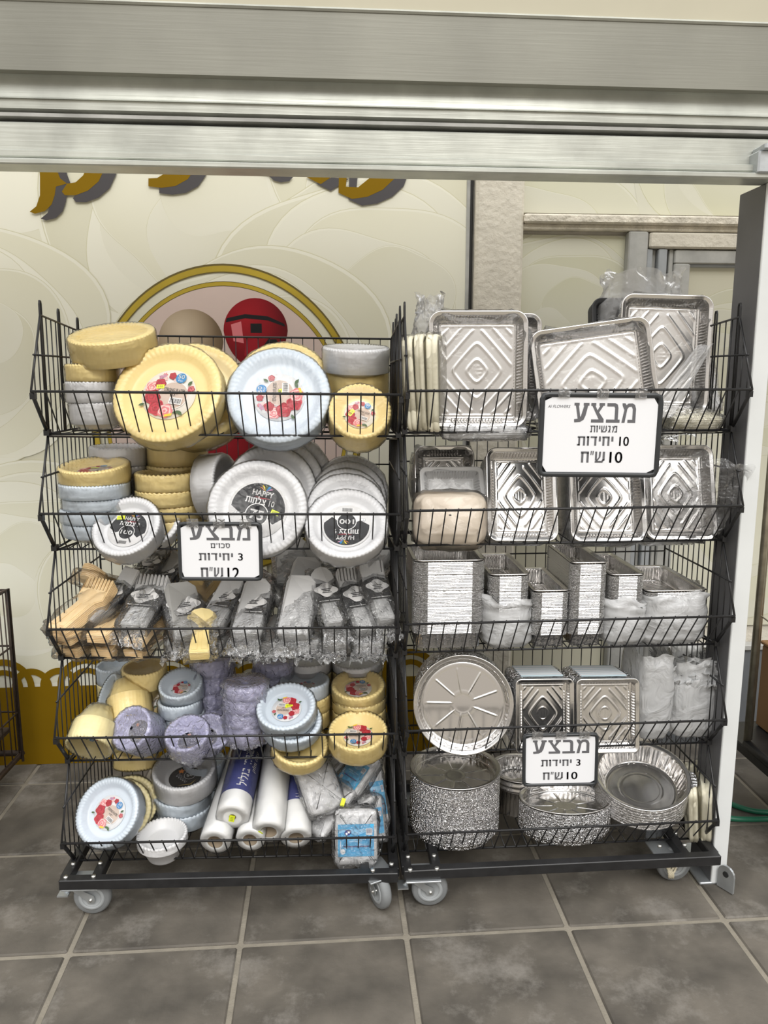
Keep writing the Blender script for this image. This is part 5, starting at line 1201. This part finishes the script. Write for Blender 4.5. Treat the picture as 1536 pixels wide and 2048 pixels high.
# ------------------------------------------------------------------ price signs
def sign(F, x0, y0, x1, y1, v, label, lines, head=None, spin=0, cut=0., yaw=0):
    cx, cy = (x0+x1)/2, (y0+y1)/2; m_ = F.m(cx, cy, v); hw, hh = (x1-x0)/2*m_, (y1-y0)/2*m_
    M = orient(F.pt(cx, cy, v), direction(yaw+0, 0), spin)
    t = thing('price_sign', label, 'sign', M, 'black framed price signs hung on the baskets')
    fr = .0115*hw/.15+.001; N = 64; mb = MB(); o = rrect(hw, hh, fr*1.3, N)
    mb.sweep(o, [(.001, -.006), (0, -.005), (0, .002), (.002, .005), (fr*.8, .005), (fr, .0015), (fr, -.004)], cap0=True); mb.build('sign_frame', 'sign_frame', t)
    mb = MB(); pr = rrect(hw-fr, hh-fr, fr*.7, 40); mb.prism([(p[0], p[1]) for p in pr], -.003, .001); mb.build('paper_sheet', 'paper', t)
    mb = MB(); z = .0016; iw, ih = hw-fr, hh-fr
    for (s, bx, bold) in lines:
        bq = (bx[0]*iw, bx[1]*ih, bx[2]*iw, bx[3]*ih)
        if s == h1: headline(mb, bq, z)
        else: text(mb, s, bq, 0, z, bold)
    if cut: mb.v = [(x, max(y, -ih+.001), zz) for x, y, zz in mb.v]
    stuff(mb.build('lettering', 'ink', t))
    if head:
        mb = MB(); text(mb, head, (-.95*iw, .72*ih, -.55*iw, .80*ih), 0, z, 0., shear=.3); mb.build('small_print', 'ink', t)
    for sx_ in (-.62, .0, .62):
        mb = MB(); mb.box((hw*sx_, hh-.002, .006), (.03, .022, .0006)); mb.build('clear_tape', 'film_thick', t)
    return t
HEAD = {  # unit-box strokes of the heavy headline letters: mem, bet, tsadi, ayin, in the order they stand left to right
 'ayin': [[(0, 1), (.34, 1), (.34, .86), (.30, .86), (.42, .30), (.46, .30), (.66, .86), (.62, .86), (.62, 1), (1, 1), (1, .86), (.92, .86), (.78, .36), (.66, .14), (.44, .03), (.04, 0), (.02, .16), (.26, .19), (.10, .86), (0, .86)]],
 'tsadi': [[(0, 1), (.36, 1), (.36, .86), (.31, .86), (.48, .62), (.66, .86), (.60, .86), (.60, 1), (1, 1), (1, .86), (.90, .86), (.60, .52), (.96, .17), (.96, 0), (.04, 0), (.04, .16), (.60, .16), (.10, .84), (0, .86)]],
 'bet': [[(.04, 1), (.62, 1), (.80, .93), (.86, .76), (.86, .16), (1, .16), (1, 0), (0, 0), (0, .16), (.62, .16), (.62, .74), (.56, .83), (.04, .83)]],
 'mem': [[(0, 1), (.2, 1), (.3, .90), (.42, .99), (.7, 1), (.88, .92), (.97, .72), (.97, 0), (.42, 0), (.42, .16), (.75, .16), (.75, .70), (.66, .83), (.48, .82), (.36, .70), (.22, 0), (0, 0), (.16, .66), (.02, .88)]]}
def headline(mb, box, z):
    x0, y0, x1, y1 = box; w_ = (x1-x0); g = .045
    for nm, a, c in (('ayin', 0, .24), ('tsadi', .27, .49), ('bet', .52, .74), ('mem', .77, 1.)):
        for P in HEAD[nm]: mb.poly([(x0+w_*(a+(c-a)*p[0]), y0+(y1-y0)*p[1]) for p in P], z)
h1 = rev('מבצע'); q10 = rev('10')
sign(RR, 1077, 786, 1322, 955, -.022, 'large price sign on the top right basket rail, offering ten units', [(h1, (-.48, .34, .62, .86), .045), (rev('מגשיות'), (-.18, .08, .3, .26), .02), (rev('יחידות')+'  10', (-.4, -.28, .52, -.03), .02), (rev('ש״ח')+'  10', (-.32, -.74, .42, -.44), .02)], head='AI FLOWERS', spin=-.6)
sign(RL, 356, 1043, 525, 1163, -.022, 'price sign on the second left basket rail, offering three units for twelve', [(h1, (-.78, .44, .8, 1.02), .045), (rev('סכו״ם'), (-.24, .14, .26, .32), .02), (rev('יחידות')+'  3', (-.56, -.34, .58, -.06), .02), (rev('ש״ח')+'  12', (-.52, -1.06, .48, -.62), .02)], cut=1, spin=-.4)
sign(RR, 1045, 1463, 1196, 1576, -.022, 'small price sign on the fourth right basket rail, offering three units for ten', [(h1, (-.8, .28, .84, .86), .045), (rev('יחידות')+'  3', (-.56, -.26, .58, .02), .02), (rev('ש״ח')+'  10', (-.5, -.84, .5, -.52), .02)], spin=1.2)

# ------------------------------------------------------------------ things at the edges
# rusty wire cage at the left edge
A = S; u0_, z0_ = S.hit(22, 1180, -.55)
p1 = Vector((-1.345, 2.67, .75))
t = thing('wire_cage_cart', 'rusty brown wire cage cart holding white and blue cloths at the left edge', 'cart', Matrix.Translation((p1.x, p1.y-.3, 0)) @ Matrix.Rotation(math.radians(1), 4, 'Z'))
H = p1.z; mb = MB()
for z in (H, H*.72, H*.38, .13): mb.tube([(-.5, -.45, z), (0, -.45, z), (0, .3, z), (-.5, .3, z)], .004, 5)
for (x, y) in ((0, -.45), (0, .3)): mb.tube([(x, y, .1), (x, y, H)], .007, 6)
mb.tube([(.012, .28, .1), (.012, .28, H+.01), (0, .2, H+.01)], .005, 6); mb.tube([(-.5, -.45, .12), (0, -.45, .12), (0, .3, .12), (-.5, .3, .12)], .012, 6); mb.build('cage_frame', 'rust_wire', t)
mb = MB()
for j in range(14): y = -.42+.7*j/13; mb.tube([(0, y, .12), (0, y, H)], .0025, 4)
for j in range(9): x = -.02-.055*j; mb.tube([(x, .3, .12), (x, .3, H)], .0025, 4)
stuff(mb.build('cage_wires', 'rust_wire', t))
k = 0
for j in range(7):
    tw = shell_mesh('folded_cloth', .14, .3, .028, j, 'blue_cloth' if j in (2, 6) else 'white_cloth', .01, 4., 32, 14)
    o = link('folded_cloth', tw, None, t.matrix_world @ Matrix.Translation((-.16, -.06, .27+.055*j)))
    tag(o, ('lowest', 'second lowest', 'third lowest, blue,', 'middle', 'third highest', 'second highest', 'highest, blue,')[j]+' folded cloth of the pile in the rusty cage cart', 'cloth', 'folded cloths in the cage cart')
mb = MB(); mb.box((-.25, -.08, .23), (.46, .7, .02), bev=.003); mb.build('shelf_board', 'rust_wire', t)
# trolley with tall pipes at the right edge
pp = S.pt(1490, 1525, -.62)
t = thing('pipe_trolley', 'dark platform trolley with tall tarnished steel pipes at the right edge', 'trolley', Matrix.Translation((pp.x, pp.y, 0)) @ Matrix.Rotation(math.radians(5), 4, 'Z'))
for (x, y, r, h) in ((0, 0, .011, 1.75), (.028, .03, .008, 1.7)):
    mb = MB(); mb.tube([(x, y, .30), (x, y, h)], r, 10); mb.build('pipe', 'old_pipe', t)
mb = MB(); mb.tube([(.1, -.05, .3), (.1, -.05, 1.7)], .003, 5); mb.tube([(0, 0, .75), (.12, -.06, .66)], .003, 5); mb.build('thin_rod', 'old_pipe', t)
mb = MB(); mb.box((.3, -.02, .265), (.6, .44, .035), bev=.004); mb.box((.3, -.22, .3), (.6, .03, .03), bev=.004); mb.tube([(0, 0, .3), (0, -.24, .3), (.6, -.24, .3)], .016, 8); mb.build('platform', 'black_steel', t)
mb = MB(); T_ = Matrix.Translation((.1, -.17, .1)) @ Matrix.Rotation(PI/2, 4, 'Y'); mb.sweep(circ(.1, 36), [(.06, -.02), (.004, -.022), (0, -.01), (0, .01), (.004, .022), (.06, .02)], cap0=True, cap1=True, M=T_); mb.build('wheel', 'blue_plastic', t)
mb = MB(); mb.box((.1, -.17, .21), (.09, .09, .08)); mb.box((.07, -.17, .16), (.004, .05, .14)); mb.box((.13, -.17, .16), (.004, .05, .14)); mb.build('wheel_fork', 'zinc', t)
mb = MB(); mb.box((.25, .02, .434), (.24, .3, .30), bev=.006); mb.box((.25, .02, .59), (.25, .31, .012), bev=.003); o = mb.build('brown_box', 'brown_board', None, t.matrix_world); tag(o, 'brown cardboard box standing on the trolley at the right edge', 'box')
def hose(pts, label):
    P_ = [Vector((*(lambda d: (d.x*(-CAMP.z/d.z), d.y*(-CAMP.z/d.z)))(ray(x, y)), .012)) for x, y in pts]; Q = []
    for i in range(len(P_)-1):
        a, b_, c, d = P_[max(i-1, 0)], P_[i], P_[i+1], P_[min(i+2, len(P_)-1)]
        for k in range(6):
            s = k/6; Q.append(.5*((2*b_)+(c-a)*s+(2*a-5*b_+4*c-d)*s*s+(3*b_-a-3*c+d)*s**3))
    Q.append(P_[-1]); mb = MB(); mb.tube(Q, .0095, 10); o = mb.build('garden_hose', 'green_hose'); tag(o, label, 'hose', 'green hoses')
hose([(1150, 1560), (1280, 1575), (1400, 1592), (1455, 1612), (1505, 1628), (1560, 1632)], 'green garden hose on the paving nearer the racks, running under the blue wheel')
hose([(1150, 1600), (1300, 1612), (1440, 1640), (1500, 1645), (1570, 1642)], 'front green garden hose on the paving at the lower right')
# thin cable ties and the small tangle on the right rack's caster
mb = MB(); 
cw = rackR.matrix_world @ Vector((WR-.11, .08, .06))
for j in range(5): mb.tube([cw+Vector((.01*math.sin(i*.9+j)+.002*j, -.034+.004*math.cos(i*1.3), -.035+.075*i/9)) for i in range(10)], .0035, 5)
o = mb.build('rag', 'ivory_plastic'); tag(o, 'dirty cream rag wound round the right front caster of the right rack', 'rag')
